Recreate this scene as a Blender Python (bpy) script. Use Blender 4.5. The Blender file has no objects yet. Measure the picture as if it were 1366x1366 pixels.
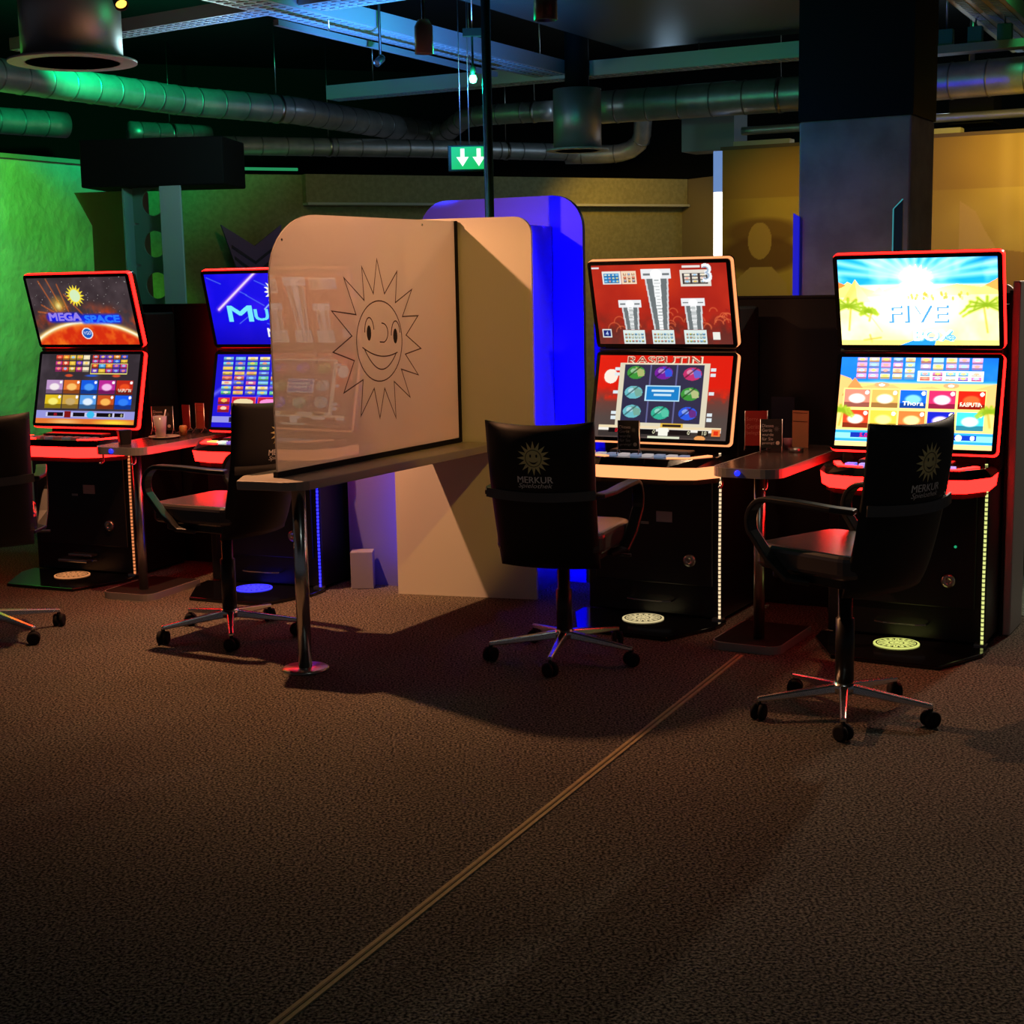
import bpy, bmesh, math, random
import numpy as np
from mathutils import Vector, Matrix
random.seed(7); rng = np.random.default_rng(7)
PI = math.pi
sc = bpy.context.scene
COL = sc.collection
# ------------------------------------------------------------------ camera
FPX = 2000.0
pitch = math.atan(308 / FPX); roll = 0.019
Fv = Vector((0, math.cos(pitch), -math.sin(pitch))); R0 = Vector((1, 0, 0)); U0 = Vector((0, math.sin(pitch), math.cos(pitch)))
Rv = R0 * math.cos(roll) - U0 * math.sin(roll); Uv = U0 * math.cos(roll) + R0 * math.sin(roll)
cd = bpy.data.cameras.new('camera'); cam = bpy.data.objects.new('camera', cd); COL.objects.link(cam)
m = Matrix((Rv, Uv, -Fv)).transposed().to_4x4(); m.translation = (0, 0, 1.6); cam.matrix_world = m
cd.sensor_fit = 'HORIZONTAL'; cd.sensor_width = 36; cd.lens = 36 * FPX / 1366; cd.clip_end = 100
sc.camera = cam
# ------------------------------------------------------------------ world, exposure
w = bpy.data.worlds.new('world'); sc.world = w; w.use_nodes = True
w.node_tree.nodes['Background'].inputs[0].default_value = (0.85, 0.88, 1.0, 1)
w.node_tree.nodes['Background'].inputs[1].default_value = 0.03
sc.view_settings.view_transform = 'Standard'; sc.view_settings.look = 'None'
sc.view_settings.exposure = 0; sc.view_settings.gamma = 1; sc.view_settings.use_curve_mapping = False

# ------------------------------------------------------------------ lights of the room, and added fill lights
def light(name, kind, loc, col, energy, target=None, size=0.05, size_y=None, spot=60, blend=0.3, spread=None):
    l = bpy.data.lights.new(name, kind); l.color = col; l.energy = energy
    o = bpy.data.objects.new(name, l); COL.objects.link(o); o.location = loc
    if target is not None:
        o.rotation_euler = (Vector(target) - Vector(loc)).to_track_quat('-Z', 'Y').to_euler()
    if kind == 'AREA':
        l.size = size
        if size_y: l.shape = 'RECTANGLE'; l.size_y = size_y
        if spread: l.spread = spread
    else:
        l.shadow_soft_size = size
    if kind == 'SPOT': l.spot_size = math.radians(spot); l.spot_blend = blend
    return o
light('orange_spot_light', 'SPOT', (-1.70, 7.05, 2.84), (1.0, 0.43, 0.19), 430, (-0.45, 6.95, 0.5), 0.03, spot=116, blend=1.0)
light('green_spot_light', 'POINT', (-0.165, 8.25, 2.66), (0.0, 1.0, 0.32), 11, size=0.03)
light('green_wall_washer', 'SPOT', (-3.3, 8.6, 2.9), (0.09, 1.0, 0.08), 310, (-3.75, 10.75, 1.65), 0.08, spot=50, blend=0.45)
light('green_duct_light', 'SPOT', (-2.45, 9.6, 3.2), (0.0, 1.0, 0.3), 170, (-2.95, 10.9, 3.45), 0.05, spot=88, blend=0.6)
light('green_duct_light_right', 'SPOT', (1.0, 10.2, 3.45), (0.0, 1.0, 0.33), 90, (1.5, 11.0, 2.85), 0.05, spot=100, blend=0.6)
light('green_duct_light_far_right', 'SPOT', (3.0, 9.2, 3.45), (0.05, 1.0, 0.4), 10, (3.2, 10.1, 2.9), 0.05, spot=90, blend=0.6)
light('mural_washer_left', 'SPOT', (1.75, 9.9, 2.6), (1.0, 0.64, 0.08), 15, (2.1, 10.9, 1.3), 0.06, spot=110, blend=0.9)
light('mural_washer_right', 'SPOT', (3.3, 9.0, 2.62), (1.0, 0.66, 0.08), 66, (3.3, 10.2, 1.7), 0.06, spot=115, blend=0.9)
light('back_wall_washer', 'SPOT', (1.0, 12.6, 2.6), (1.0, 0.58, 0.06), 36, (1.15, 13.9, 1.6), 0.06, spot=100, blend=0.7)
light('back_wall_fill_left', 'SPOT', (-1.6, 11.2, 2.7), (1.0, 0.75, 0.2), 4, (-1.6, 12.6, 1.8), 0.06, spot=110, blend=0.8)  # added fill: warms the left of the back wall, no fixture
light('floor_spot_right', 'SPOT', (3.5, 8.3, 2.6), (1.0, 0.80, 0.60), 165, (2.0, 5.2, 0.0), 0.05, spot=80, blend=0.8)
light('front_fill_light', 'SPOT', (0.6, 3.3, 3.3), (0.85, 1.0, 0.92), 13, (0.5, 4.3, 0), 0.1, spot=95, blend=1.0)  # invented fill over the front floor, no lamp belongs here
light('amber_spot_light', 'SPOT', (1.05, 4.9, 3.35), (1.0, 0.52, 0.06), 115, (-0.22, 7.3, 1.25), 0.05, spot=25, blend=0.35)
light('table_card_fill_light', 'SPOT', (0.9, 6.15, 3.3), (1.0, 0.62, 0.36), 75, (1.22, 6.95, 0.85), 0.04, spot=34, blend=0.8)  # added fill to brighten the cards on the right side table
light('blue_tray_fill_light', 'SPOT', (-0.35, 7.95, 1.98), (0.06, 0.30, 1.0), 300, (-0.55, 8.6, 3.0), 0.06, spot=95, blend=0.7)  # invented blue fill from the tower top, colours the trays from below
light('steel_column_fill_light', 'POINT', (-1.65, 8.8, 2.6), (0.60, 0.95, 0.95), 9, size=0.08)  # added fill to brighten the teal steel column
light('cool_light_far', 'POINT', (1.3, 12.2, 3.05), (0.5, 0.75, 1.0), 7, size=0.1)
light('cool_light_right', 'POINT', (3.3, 11.5, 2.95), (0.65, 0.85, 1.0), 10, size=0.1)

# ------------------------------------------------------------------ helpers
def lin(c):
    return tuple(((v / 255) / 12.92 if v / 255 <= 0.04045 else ((v / 255 + 0.055) / 1.055) ** 2.4) for v in c)

def mat(name, col=(0.5, 0.5, 0.5), rough=0.5, metal=0.0, emit=None, es=0.0, spec=0.5, noise=None, bump=None, coat=0.0):
    mt = bpy.data.materials.new(name); mt.use_nodes = True
    nt = mt.node_tree; b = nt.nodes['Principled BSDF']
    b.inputs['Base Color'].default_value = (*col, 1); b.inputs['Roughness'].default_value = rough
    b.inputs['Metallic'].default_value = metal; b.inputs['Specular IOR Level'].default_value = spec
    b.inputs['Coat Weight'].default_value = coat
    if emit: b.inputs['Emission Color'].default_value = (*emit, 1); b.inputs['Emission Strength'].default_value = es
    if noise or bump:
        tc = nt.nodes.new('ShaderNodeTexCoord')
    if noise:   # (scale, col2, detail)
        n = nt.nodes.new('ShaderNodeTexNoise'); n.inputs['Scale'].default_value = noise[0]; n.inputs['Detail'].default_value = noise[2]
        r = nt.nodes.new('ShaderNodeValToRGB'); r.color_ramp.elements[0].color = (*col, 1); r.color_ramp.elements[1].color = (*noise[1], 1)
        r.color_ramp.elements[0].position = 0.36; r.color_ramp.elements[1].position = 0.66
        nt.links.new(tc.outputs['Object'], n.inputs['Vector']); nt.links.new(n.outputs['Fac'], r.inputs['Fac'])
        nt.links.new(r.outputs['Color'], b.inputs['Base Color'])
    if bump:    # (scale, strength, distance)
        n = nt.nodes.new('ShaderNodeTexNoise'); n.inputs['Scale'].default_value = bump[0]; n.inputs['Detail'].default_value = 3
        bp = nt.nodes.new('ShaderNodeBump'); bp.inputs['Strength'].default_value = bump[1]; bp.inputs['Distance'].default_value = bump[2]
        nt.links.new(tc.outputs['Object'], n.inputs['Vector']); nt.links.new(n.outputs['Fac'], bp.inputs['Height'])
        nt.links.new(bp.outputs['Normal'], b.inputs['Normal'])
    return mt

def emat(name, col, s):
    return mat(name, (0.02, 0.02, 0.02), 0.4, emit=col, es=s)

class MB:
    def __init__(s): s.v = []; s.f = []; s.sm = []
    def add(s, vs, fs, smooth=False):
        k = len(s.v); s.v += [tuple(p) for p in vs]; s.f += [tuple(i + k for i in f) for f in fs]; s.sm += [smooth] * len(fs); return s
    def box(s, x0, x1, y0, y1, z0, z1, M=None):
        vs = [Vector((x, y, z)) for z in (z0, z1) for (x, y) in ((x0, y0), (x1, y0), (x1, y1), (x0, y1))]
        if M is not None: vs = [M @ p for p in vs]
        return s.add(vs, [(3, 2, 1, 0), (4, 5, 6, 7), (0, 1, 5, 4), (1, 2, 6, 5), (2, 3, 7, 6), (3, 0, 4, 7)])
    def prism(s, pts, z0, z1, M=None, taper=None):
        n = len(pts); p2 = taper or pts
        vs = [Vector((x, y, z0)) for x, y in pts] + [Vector((x, y, z1)) for x, y in p2]
        if M is not None: vs = [M @ p for p in vs]
        return s.add(vs, [tuple(reversed(range(n))), tuple(range(n, 2 * n))] + [(i, (i + 1) % n, n + (i + 1) % n, n + i) for i in range(n)])
    def lathe(s, prof, n=24, M=None, smooth=True):
        vs = []
        for r, z in prof:
            for i in range(n):
                a = 2 * PI * i / n; vs.append(Vector((r * math.cos(a), r * math.sin(a), z)))
        if M is not None: vs = [M @ p for p in vs]
        fs = [(j * n + i, j * n + (i + 1) % n, (j + 1) * n + (i + 1) % n, (j + 1) * n + i) for j in range(len(prof) - 1) for i in range(n)]
        s.add(vs, fs, smooth)
        k = len(s.v) - len(vs)
        if prof[0][0] > 1e-5: s.f.append(tuple(k + i for i in reversed(range(n)))); s.sm.append(False)
        if prof[-1][0] > 1e-5: s.f.append(tuple(k + (len(prof) - 1) * n + i for i in range(n))); s.sm.append(False)
        return s
    def cyl(s, p0, p1, r, n=16, r1=None):
        p0 = Vector(p0); p1 = Vector(p1); d = p1 - p0
        M = Matrix.Translation(p0) @ d.to_track_quat('Z', 'Y').to_matrix().to_4x4()
        return s.lathe([(r, 0), (r if r1 is None else r1, d.length)], n, M)
    def tube(s, path, r, n=12, closed=False):
        path = [Vector(p) for p in path]; rs = r if isinstance(r, (list, tuple)) else [r] * len(path)
        vs = []; N = len(path); prev = None
        for i, p in enumerate(path):
            if closed: t = path[(i + 1) % N] - path[i - 1]
            else: t = path[min(i + 1, N - 1)] - path[max(i - 1, 0)]
            t.normalize()
            if prev is None:
                a = Vector((0, 0, 1)) if abs(t.z) < 0.9 else Vector((1, 0, 0)); u = t.cross(a).normalized()
            else: u = (prev - t * prev.dot(t)).normalized()
            prev = u; v = t.cross(u)
            for k in range(n):
                a = 2 * PI * k / n; vs.append(p + (u * math.cos(a) + v * math.sin(a)) * rs[i])
        rng_ = N if closed else N - 1
        fs = [(i * n + k, i * n + (k + 1) % n, ((i + 1) % N) * n + (k + 1) % n, ((i + 1) % N) * n + k) for i in range(rng_) for k in range(n)]
        if not closed: fs += [tuple(reversed(range(n))), tuple((N - 1) * n + k for k in range(n))]
        return s.add(vs, fs, True)
    def ribbon(s, path, wdir, w, t):
        # rectangular section swept along a path, w across wdir, t along the normal
        path = [Vector(p) for p in path]; N = len(path); vs = []; wd = Vector(wdir).normalized()
        for i, p in enumerate(path):
            tg = (path[min(i + 1, N - 1)] - path[max(i - 1, 0)]).normalized(); nn = tg.cross(wd).normalized(); ww = nn.cross(tg).normalized()
            for a, b in ((-1, -1), (1, -1), (1, 1), (-1, 1)): vs.append(p + ww * (a * w / 2) + nn * (b * t / 2))
        fs = [(i * 4 + k, i * 4 + (k + 1) % 4, i * 4 + 4 + (k + 1) % 4, i * 4 + 4 + k) for i in range(N - 1) for k in range(4)]
        return s.add(vs, fs + [(3, 2, 1, 0), tuple((N - 1) * 4 + k for k in range(4))])
    def build(s, name, mt, parent=None, bevel=0, seg=2, loc=None):
        me = bpy.data.meshes.new(name); me.from_pydata(s.v, [], s.f); me.polygons.foreach_set('use_smooth', s.sm); me.update()
        bm = bmesh.new(); bm.from_mesh(me); bmesh.ops.recalc_face_normals(bm, faces=bm.faces)
        if bevel:
            es = [e for e in bm.edges if len(e.link_faces) == 2 and e.calc_face_angle(0) > 0.6]
            bmesh.ops.bevel(bm, geom=es, offset=bevel, segments=seg, profile=0.5, affect='EDGES', clamp_overlap=True)
        bm.to_mesh(me); bm.free()
        me.materials.append(mt)
        o = bpy.data.objects.new(name, me); COL.objects.link(o)
        if parent is not None: o.parent = parent
        if loc is not None: o.location = loc
        return o

def thing(name, label, cat, loc=(0, 0, 0), rz=0, group=None):
    o = bpy.data.objects.new(name, None); COL.objects.link(o); o.location = loc; o.rotation_euler = (0, 0, rz)
    o.empty_display_size = 0.1; return tag(o, label, cat, group)
def tag(o, label, cat, group=None):
    o['label'] = label; o['category'] = cat
    if group: o['group'] = group
    return o
def struct(o, label=None):
    o['kind'] = 'structure'
    if label: o['label'] = label
    return o
def copy_tree(o, parent=None):
    c = o.copy(); COL.objects.link(c); c.parent = parent
    for ch in list(o.children): copy_tree(ch, c)
    return c
def rrect(x0, x1, y0, y1, r, n=5, corners=(1, 1, 1, 1)):
    # corners: bl, br, tr, tl
    pts = []
    for (cx, cy, a0, on, px, py) in ((x0 + r, y0 + r, PI, corners[0], x0, y0), (x1 - r, y0 + r, 1.5 * PI, corners[1], x1, y0), (x1 - r, y1 - r, 0, corners[2], x1, y1), (x0 + r, y1 - r, 0.5 * PI, corners[3], x0, y1)):
        if on:
            for i in range(n + 1): a = a0 + 0.5 * PI * i / n; pts.append((cx + r * math.cos(a), cy + r * math.sin(a)))
        else: pts.append((px, py))
    return pts
def plane_M(p, u, v):
    # local x->u, y->v, z->u x v, origin p
    u = Vector(u).normalized(); v = Vector(v).normalized(); n = u.cross(v)
    M = Matrix((u, v, n)).transposed().to_4x4(); M.translation = Vector(p); return M
def arc(c, r, a0, a1, n): return [(c[0] + r * math.cos(a0 + (a1 - a0) * i / n), c[1] + r * math.sin(a0 + (a1 - a0) * i / n)) for i in range(n + 1)]

_font = {}
def text_mesh(s, shear=0.0, bold=0.0):
    """verts (N,2), tris for the built-in font, height of capitals about 1"""
    k = (s, shear, bold)
    if k in _font: return _font[k]
    cu = bpy.data.curves.new('lettering', 'FONT'); cu.body = s; cu.shear = shear; cu.offset = bold; cu.resolution_u = 3
    ob = bpy.data.objects.new('lettering', cu); COL.objects.link(ob)
    dg = bpy.context.evaluated_depsgraph_get(); me = bpy.data.meshes.new_from_object(ob.evaluated_get(dg))
    me.calc_loop_triangles()
    V = np.array([(v.co.x, v.co.y) for v in me.vertices]).reshape(-1, 2); T = np.array([t.vertices for t in me.loop_triangles]).reshape(-1, 3)
    bpy.data.objects.remove(ob); bpy.data.curves.remove(cu); bpy.data.meshes.remove(me)
    _font[k] = (V, T); return V, T
def fit_text(s, cx, cy, h, width=None, shear=0.0, bold=0.0):
    V, T = text_mesh(s, shear, bold); lo = V.min(0); hi = V.max(0)
    sy = h / (hi[1] - lo[1]); sx = sy if width is None else width / (hi[0] - lo[0])
    P = (V - (lo + hi) / 2) * (sx, sy) + (cx, cy); return P, T
def lettering(name, s, M, h, mt, parent, width=None, shear=0.0, bold=0.0):
    P, T = fit_text(s, 0, 0, h, width, shear, bold)
    mb = MB(); mb.add([M @ Vector((x, y, 0)) for x, y in P], [tuple(t) for t in T]); 
    me = bpy.data.meshes.new(name); me.from_pydata(mb.v, [], mb.f); me.materials.append(mt)
    o = bpy.data.objects.new(name, me); COL.objects.link(o); o.parent = parent; return o

# ---- painter for screens and printed flat pictures: colours stored per vertex of a fine grid
class Cv:
    def __init__(s, W, H, c=(0, 0, 0)):
        s.W = W; s.H = H; s.a = np.zeros((H, W, 3)); s.a[:] = c
        s.X, s.Y = np.meshgrid((np.arange(W) + 0.5) / W, (np.arange(H) + 0.5) / H); s.asp = W / H
    def mix(s, m, c, a=1.0):
        m = (m * a)[..., None]; s.a = s.a * (1 - m) + np.array(c) * m; return s
    def add(s, m, c): s.a = s.a + m[..., None] * np.array(c); return s
    def rect(s, x0, y0, x1, y1, c, a=1.0): return s.mix(((s.X >= x0) & (s.X <= x1) & (s.Y >= y0) & (s.Y <= y1)).astype(float), c, a)
    def frame(s, x0, y0, x1, y1, c, t=0.008):
        for q in ((x0, y0, x1, y0 + t * s.asp), (x0, y1 - t * s.asp, x1, y1), (x0, y0, x0 + t, y1), (x1 - t, y0, x1, y1)): s.rect(*q, c)
        return s
    def ell(s, cx, cy, rx, ry, c, a=1.0, soft=0.0):
        d = np.sqrt(((s.X - cx) / rx) ** 2 + ((s.Y - cy) / ry) ** 2)
        m = (d <= 1).astype(float) if soft == 0 else np.clip((1 - d) / soft, 0, 1); return s.mix(m, c, a)
    def glow(s, cx, cy, rx, ry, c, p=2.0):
        d = np.sqrt(((s.X - cx) / rx) ** 2 + ((s.Y - cy) / ry) ** 2); return s.add(np.clip(1 - d, 0, 1) ** p, c)
    def poly(s, pts, c, a=1.0):
        ins = np.zeros(s.X.shape, bool); n = len(pts)
        for i in range(n):
            x0, y0 = pts[i]; x1, y1 = pts[(i + 1) % n]
            if y0 == y1: continue
            cond = ((s.Y >= min(y0, y1)) & (s.Y < max(y0, y1))); xi = x0 + (s.Y - y0) * (x1 - x0) / (y1 - y0); ins ^= cond & (s.X < xi)
        return s.mix(ins.astype(float), c, a)
    def line(s, x0, y0, x1, y1, w, c, a=1.0, soft=True):
        ax = s.asp; dx, dy = (x1 - x0) * ax, y1 - y0; L = math.hypot(dx, dy) + 1e-9
        px, py = (s.X - x0) * ax, s.Y - y0; t = np.clip((px * dx + py * dy) / L / L, 0, 1)
        d = np.hypot(px - t * dx, py - t * dy); return s.mix(np.clip((w - d) / (w if soft else 1e-3), 0, 1), c, a)
    def star(s, cx, cy, r0, r1, n, c, a=1.0, ph=0.0):
        pts = []
        for i in range(2 * n):
            r = r1 if i % 2 == 0 else r0; t = ph + PI / 2 + PI * i / n; pts.append((cx + r * math.cos(t) / s.asp, cy + r * math.sin(t)))
        return s.poly(pts, c, a)
    def text(s, t, cx, cy, h, c, width=None, shear=0, bold=0, a=1.0):
        if bold > 0:
            for ox, oy in ((-1, -1), (1, -1), (-1, 1), (1, 1)): s.text(t, cx + ox * bold * .25, cy + oy * bold * .3, h, c, width, shear, 0, a)
        P, T = fit_text(t, cx, cy, h, width, shear, 0)
        if width is None: P[:, 0] = cx + (P[:, 0] - cx) / s.asp
        m = np.zeros(s.X.shape)
        for tr in T:
            A, B, C = P[tr]; i0 = max(int(min(A[0], B[0], C[0]) * s.W) - 1, 0); i1 = int(max(A[0], B[0], C[0]) * s.W) + 2
            j0 = max(int(min(A[1], B[1], C[1]) * s.H) - 1, 0); j1 = int(max(A[1], B[1], C[1]) * s.H) + 2
            x = s.X[j0:j1, i0:i1]; y = s.Y[j0:j1, i0:i1]
            e = lambda p, q: (q[0] - p[0]) * (y - p[1]) - (q[1] - p[1]) * (x - p[0])
            e0, e1, e2 = e(A, B), e(B, C), e(C, A)
            m[j0:j1, i0:i1] = np.maximum(m[j0:j1, i0:i1], (((e0 >= 0) & (e1 >= 0) & (e2 >= 0)) | ((e0 <= 0) & (e1 <= 0) & (e2 <= 0))))
        return s.mix(m, c, a)
    def noise(s, scale, seed=0):
        r = np.random.default_rng(seed); out = np.zeros(s.X.shape); amp = 1; tot = 0
        for o in range(3):
            gx = int(scale * 2 ** o) + 2; gy = int(scale * 2 ** o / s.asp) + 2; G = r.random((gy + 1, gx + 1))
            fx = s.X * (gx - 1); fy = s.Y * (gy - 1); ix = fx.astype(int); iy = fy.astype(int); tx = fx - ix; ty = fy - iy
            tx = tx * tx * (3 - 2 * tx); ty = ty * ty * (3 - 2 * ty)
            out += amp * (G[iy, ix] * (1 - tx) * (1 - ty) + G[iy, ix + 1] * tx * (1 - ty) + G[iy + 1, ix] * (1 - tx) * ty + G[iy + 1, ix + 1] * tx * ty); tot += amp; amp *= 0.5
        return out / tot
    def mesh(s, name, M, w, h, mt, parent=None):
        """grid of quads, one per painted cell, w by h about M's origin (bottom centre); colours in a vertex attribute"""
        W, H = s.W, s.H; gx, gy = np.meshgrid(np.linspace(-w / 2, w / 2, W), np.linspace(0, h, H))
        A = np.array(M); P = np.stack([gx.ravel(), gy.ravel(), np.zeros(W * H), np.ones(W * H)], 1) @ A.T
        me = bpy.data.meshes.new(name); me.vertices.add(W * H); me.vertices.foreach_set('co', P[:, :3].astype(np.float32).ravel())
        i, j = np.meshgrid(np.arange(W - 1), np.arange(H - 1)); k = (j * W + i).ravel(); Q = np.stack([k, k + 1, k + W + 1, k + W], 1).astype(np.int32)
        nf = len(Q); me.loops.add(nf * 4); me.polygons.add(nf); me.loops.foreach_set('vertex_index', Q.ravel())
        me.polygons.foreach_set('loop_start', np.arange(0, nf * 4, 4, dtype=np.int32)); me.update(calc_edges=True); me.validate()
        c = np.clip(s.a.reshape(-1, 3) / 255.0, 0, None); L = np.where(c <= 0.04045, c / 12.92, ((c + 0.055) / 1.055) ** 2.4)
        at = me.color_attributes.new('picture', 'FLOAT_COLOR', 'POINT'); at.data.foreach_set('color', np.concatenate([L, np.ones((len(L), 1))], 1).astype(np.float32).ravel())
        me.materials.append(mt); o = bpy.data.objects.new(name, me); COL.objects.link(o)
        if parent is not None: o.parent = parent
        return o

# ------------------------------------------------------------------ materials
def attr_mat(name, strength=None, rough=0.3):
    mt = bpy.data.materials.new(name); mt.use_nodes = True; nt = mt.node_tree; b = nt.nodes['Principled BSDF']
    a = nt.nodes.new('ShaderNodeVertexColor'); a.layer_name = 'picture'; b.inputs['Roughness'].default_value = rough
    if strength:
        b.inputs['Base Color'].default_value = (0.01, 0.01, 0.01, 1); nt.links.new(a.outputs['Color'], b.inputs['Emission Color']); b.inputs['Emission Strength'].default_value = strength
    else: nt.links.new(a.outputs['Color'], b.inputs['Base Color'])
    return mt
M_ = {}
M_['black'] = mat('black lacquer', (0.008, 0.008, 0.010), 0.32)
M_['blackmatt'] = mat('matt black', (0.006, 0.006, 0.007), 0.75, spec=0.25)
M_['bezel'] = mat('glossy black glass', (0.004, 0.004, 0.005), 0.12)
M_['leather'] = mat('black leather', (0.0085, 0.0085, 0.0095), 0.55, spec=0.35, bump=(260, 0.15, 0.001))
M_['seat'] = mat('seat leather', (0.05, 0.04, 0.04), 0.27, spec=1.0)
M_['plastic'] = mat('dark plastic', (0.014, 0.013, 0.013), 0.38)
M_['chrome'] = mat('polished chrome', (0.80, 0.79, 0.78), 0.22, 1.0)
M_['steel'] = mat('brushed steel', (0.55, 0.54, 0.52), 0.28, 1.0)
M_['duct'] = mat('galvanised duct', (0.60, 0.61, 0.62), 0.38, 0.65, noise=(9, (0.46, 0.48, 0.50), 3))
M_['white'] = mat('white laminate', (0.72, 0.70, 0.68), 0.35)
M_['grey'] = mat('grey laminate', (0.30, 0.30, 0.31), 0.4)
M_['rimgrey'] = mat('grey edge band', (0.36, 0.35, 0.34), 0.35, 0.3)
M_['gold'] = mat('gold print', (0.86, 0.76, 0.32), 0.45)
M_['print'] = mat('pale print', (0.88, 0.86, 0.82), 0.45)
M_['ink'] = mat('dark brown line print', (0.06, 0.022, 0.012), 0.5)
M_['inkblack'] = mat('black line print', (0.02, 0.016, 0.006), 0.5)
M_['screen'] = attr_mat('lit screen', 1.0, 0.15)
M_['screen_bright'] = attr_mat('bright lit screen', 2.0, 0.15)
M_['picture'] = attr_mat('printed picture', None, 0.7)
M_['blacksteel'] = mat('black painted steel', (0.004, 0.005, 0.005), 0.8, spec=0.2)
M_['tray'] = mat('galvanised tray', (0.50, 0.53, 0.56), 0.5, 0.4)
RED = (1.0, 0.0055, 0.0042); PEACH = (1.0, 0.33, 0.12)

# ------------------------------------------------------------------ setting
# floor: short pile carpet
fm = mat('brown carpet', (0.012, 0.011, 0.010), 0.95, spec=0.1)
nt = fm.node_tree; b = nt.nodes['Principled BSDF']; tc = nt.nodes.new('ShaderNodeTexCoord')
n1 = nt.nodes.new('ShaderNodeTexNoise'); n1.inputs['Scale'].default_value = 115; n1.inputs['Detail'].default_value = 2.5
n2 = nt.nodes.new('ShaderNodeTexNoise'); n2.inputs['Scale'].default_value = 1.2; n2.inputs['Detail'].default_value = 3
r1 = nt.nodes.new('ShaderNodeValToRGB'); r1.color_ramp.elements[0].position = 0.40; r1.color_ramp.elements[1].position = 0.66
r1.color_ramp.elements[0].color = (0.020, 0.019, 0.018, 1); r1.color_ramp.elements[1].color = (0.34, 0.30, 0.24, 1)
mx = nt.nodes.new('ShaderNodeMix'); mx.data_type = 'RGBA'; mx.blend_type = 'MULTIPLY'; mx.inputs[0].default_value = 0.5
bp = nt.nodes.new('ShaderNodeBump'); bp.inputs['Strength'].default_value = 0.8; bp.inputs['Distance'].default_value = 0.006
for n in (n1, n2): nt.links.new(tc.outputs['Object'], n.inputs['Vector'])
nt.links.new(n1.outputs['Fac'], r1.inputs['Fac']); nt.links.new(r1.outputs['Color'], mx.inputs[6]); nt.links.new(n2.outputs['Fac'], mx.inputs[7])
nt.links.new(mx.outputs[2], b.inputs['Base Color']); nt.links.new(n1.outputs['Fac'], bp.inputs['Height']); nt.links.new(bp.outputs['Normal'], b.inputs['Normal'])
struct(MB().box(-7, 7, -1.5, 16, -0.1, 0).build('floor', fm), 'dark brown short-pile carpet floor')
struct(MB().box(-7, 7, -1.5, 16, 3.6, 3.7).build('ceiling', M_['blacksteel']), 'black painted open ceiling')
# grey-green carpet zone behind the right end panel with a brown border
gm = mat('grey green carpet', (0.10, 0.13, 0.11), 0.95, spec=0.1, noise=(110, (0.28, 0.31, 0.27), 2.5))
Mg = plane_M((2.25, 6.95, 0), (0.875, -0.485, 0), (0.485, 0.875, 0))
struct(MB().box(-0.6, 3.2, 0, 2.9, 0.0, 0.004, Mg).build('floor_inlay', gm), 'grey-green carpet field beside the right end panel')

U29 = Vector((math.cos(math.radians(29)), -math.sin(math.radians(29)), 0)); V29 = Vector((math.sin(math.radians(29)), math.cos(math.radians(29)), 0))
def wall(name, p0, p1, z0, z1, t, mt, label=None):
    p0 = Vector((*p0, 0)); p1 = Vector((*p1, 0)); d = p1 - p0; M = plane_M(p0, d, (0, 0, 1))
    # thickness goes away from the camera
    n = d.normalized().cross(Vector((0, 0, 1))); mid = (p0 + p1) / 2
    s = -1 if n.dot(-mid) > 0 else 1
    o = MB().box(0, d.length, z0, z1, min(0, s * t), max(0, s * t), M).build(name, mt)
    return struct(o, label)
plaster = mat('rough plaster', (0.42, 0.42, 0.38), 0.85, noise=(3.5, (0.58, 0.58, 0.54), 5), bump=(14, 0.6, 0.02))
paper = mat('textured wallpaper', (0.27, 0.25, 0.12), 0.85, noise=(30, (0.35, 0.32, 0.16), 4), bump=(60, 0.4, 0.004))
darkwall = mat('black wall', (0.004, 0.005, 0.005), 0.85, spec=0.2)
wall('wall_left', (-4.35, 8.72), (-2.98, 11.43), 0, 2.5, 0.15, plaster, 'rough plaster wall washed in green light')
wall('trim_1', (-4.34, 8.70), (-2.97, 11.40), 2.5, 2.53, 0.18, mat('pale green wall cap', (0.25, 0.3, 0.25), 0.6))
wall('wall_back', (-3.4, 11.85), (1.64, 14.25), 0, 2.5, 0.15, paper, 'olive textured back wall')
wall('wall_back_side', (1.64, 14.25), (2.15, 13.3), 0, 2.5, 0.15, mat('brown wall', (0.22, 0.18, 0.12), 0.8))
wall('wall_back_upper', (-7, 12.6), (1.0, 15.6), 2.5, 3.6, 0.1, darkwall, 'black upper wall above the back wall')
wall('wall_back_upper_right', (1.0, 15.6), (7, 13.0), 0, 3.6, 0.1, darkwall)
wall('wall_left_far', (-7, 12.6), (-4.6, 8.4), 0, 3.6, 0.1, darkwall)
# soffit ledge on the back wall
Mb = plane_M((-3.4, 11.85, 0), (5.04, 2.4, 0), (0, 0, 1))
struct(MB().box(1.9, 5.58, 2.27, 2.5, 0, 0.10, Mb).build('trim_2', paper), 'shallow ledge band along the top of the back wall')
struct(MB().box(1.9, 5.58, 2.25, 2.27, 0, 0.14, Mb).build('trim_3', mat('ledge lip', (0.5, 0.5, 0.44), 0.6)), 'thin lip under the ledge band')
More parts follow.
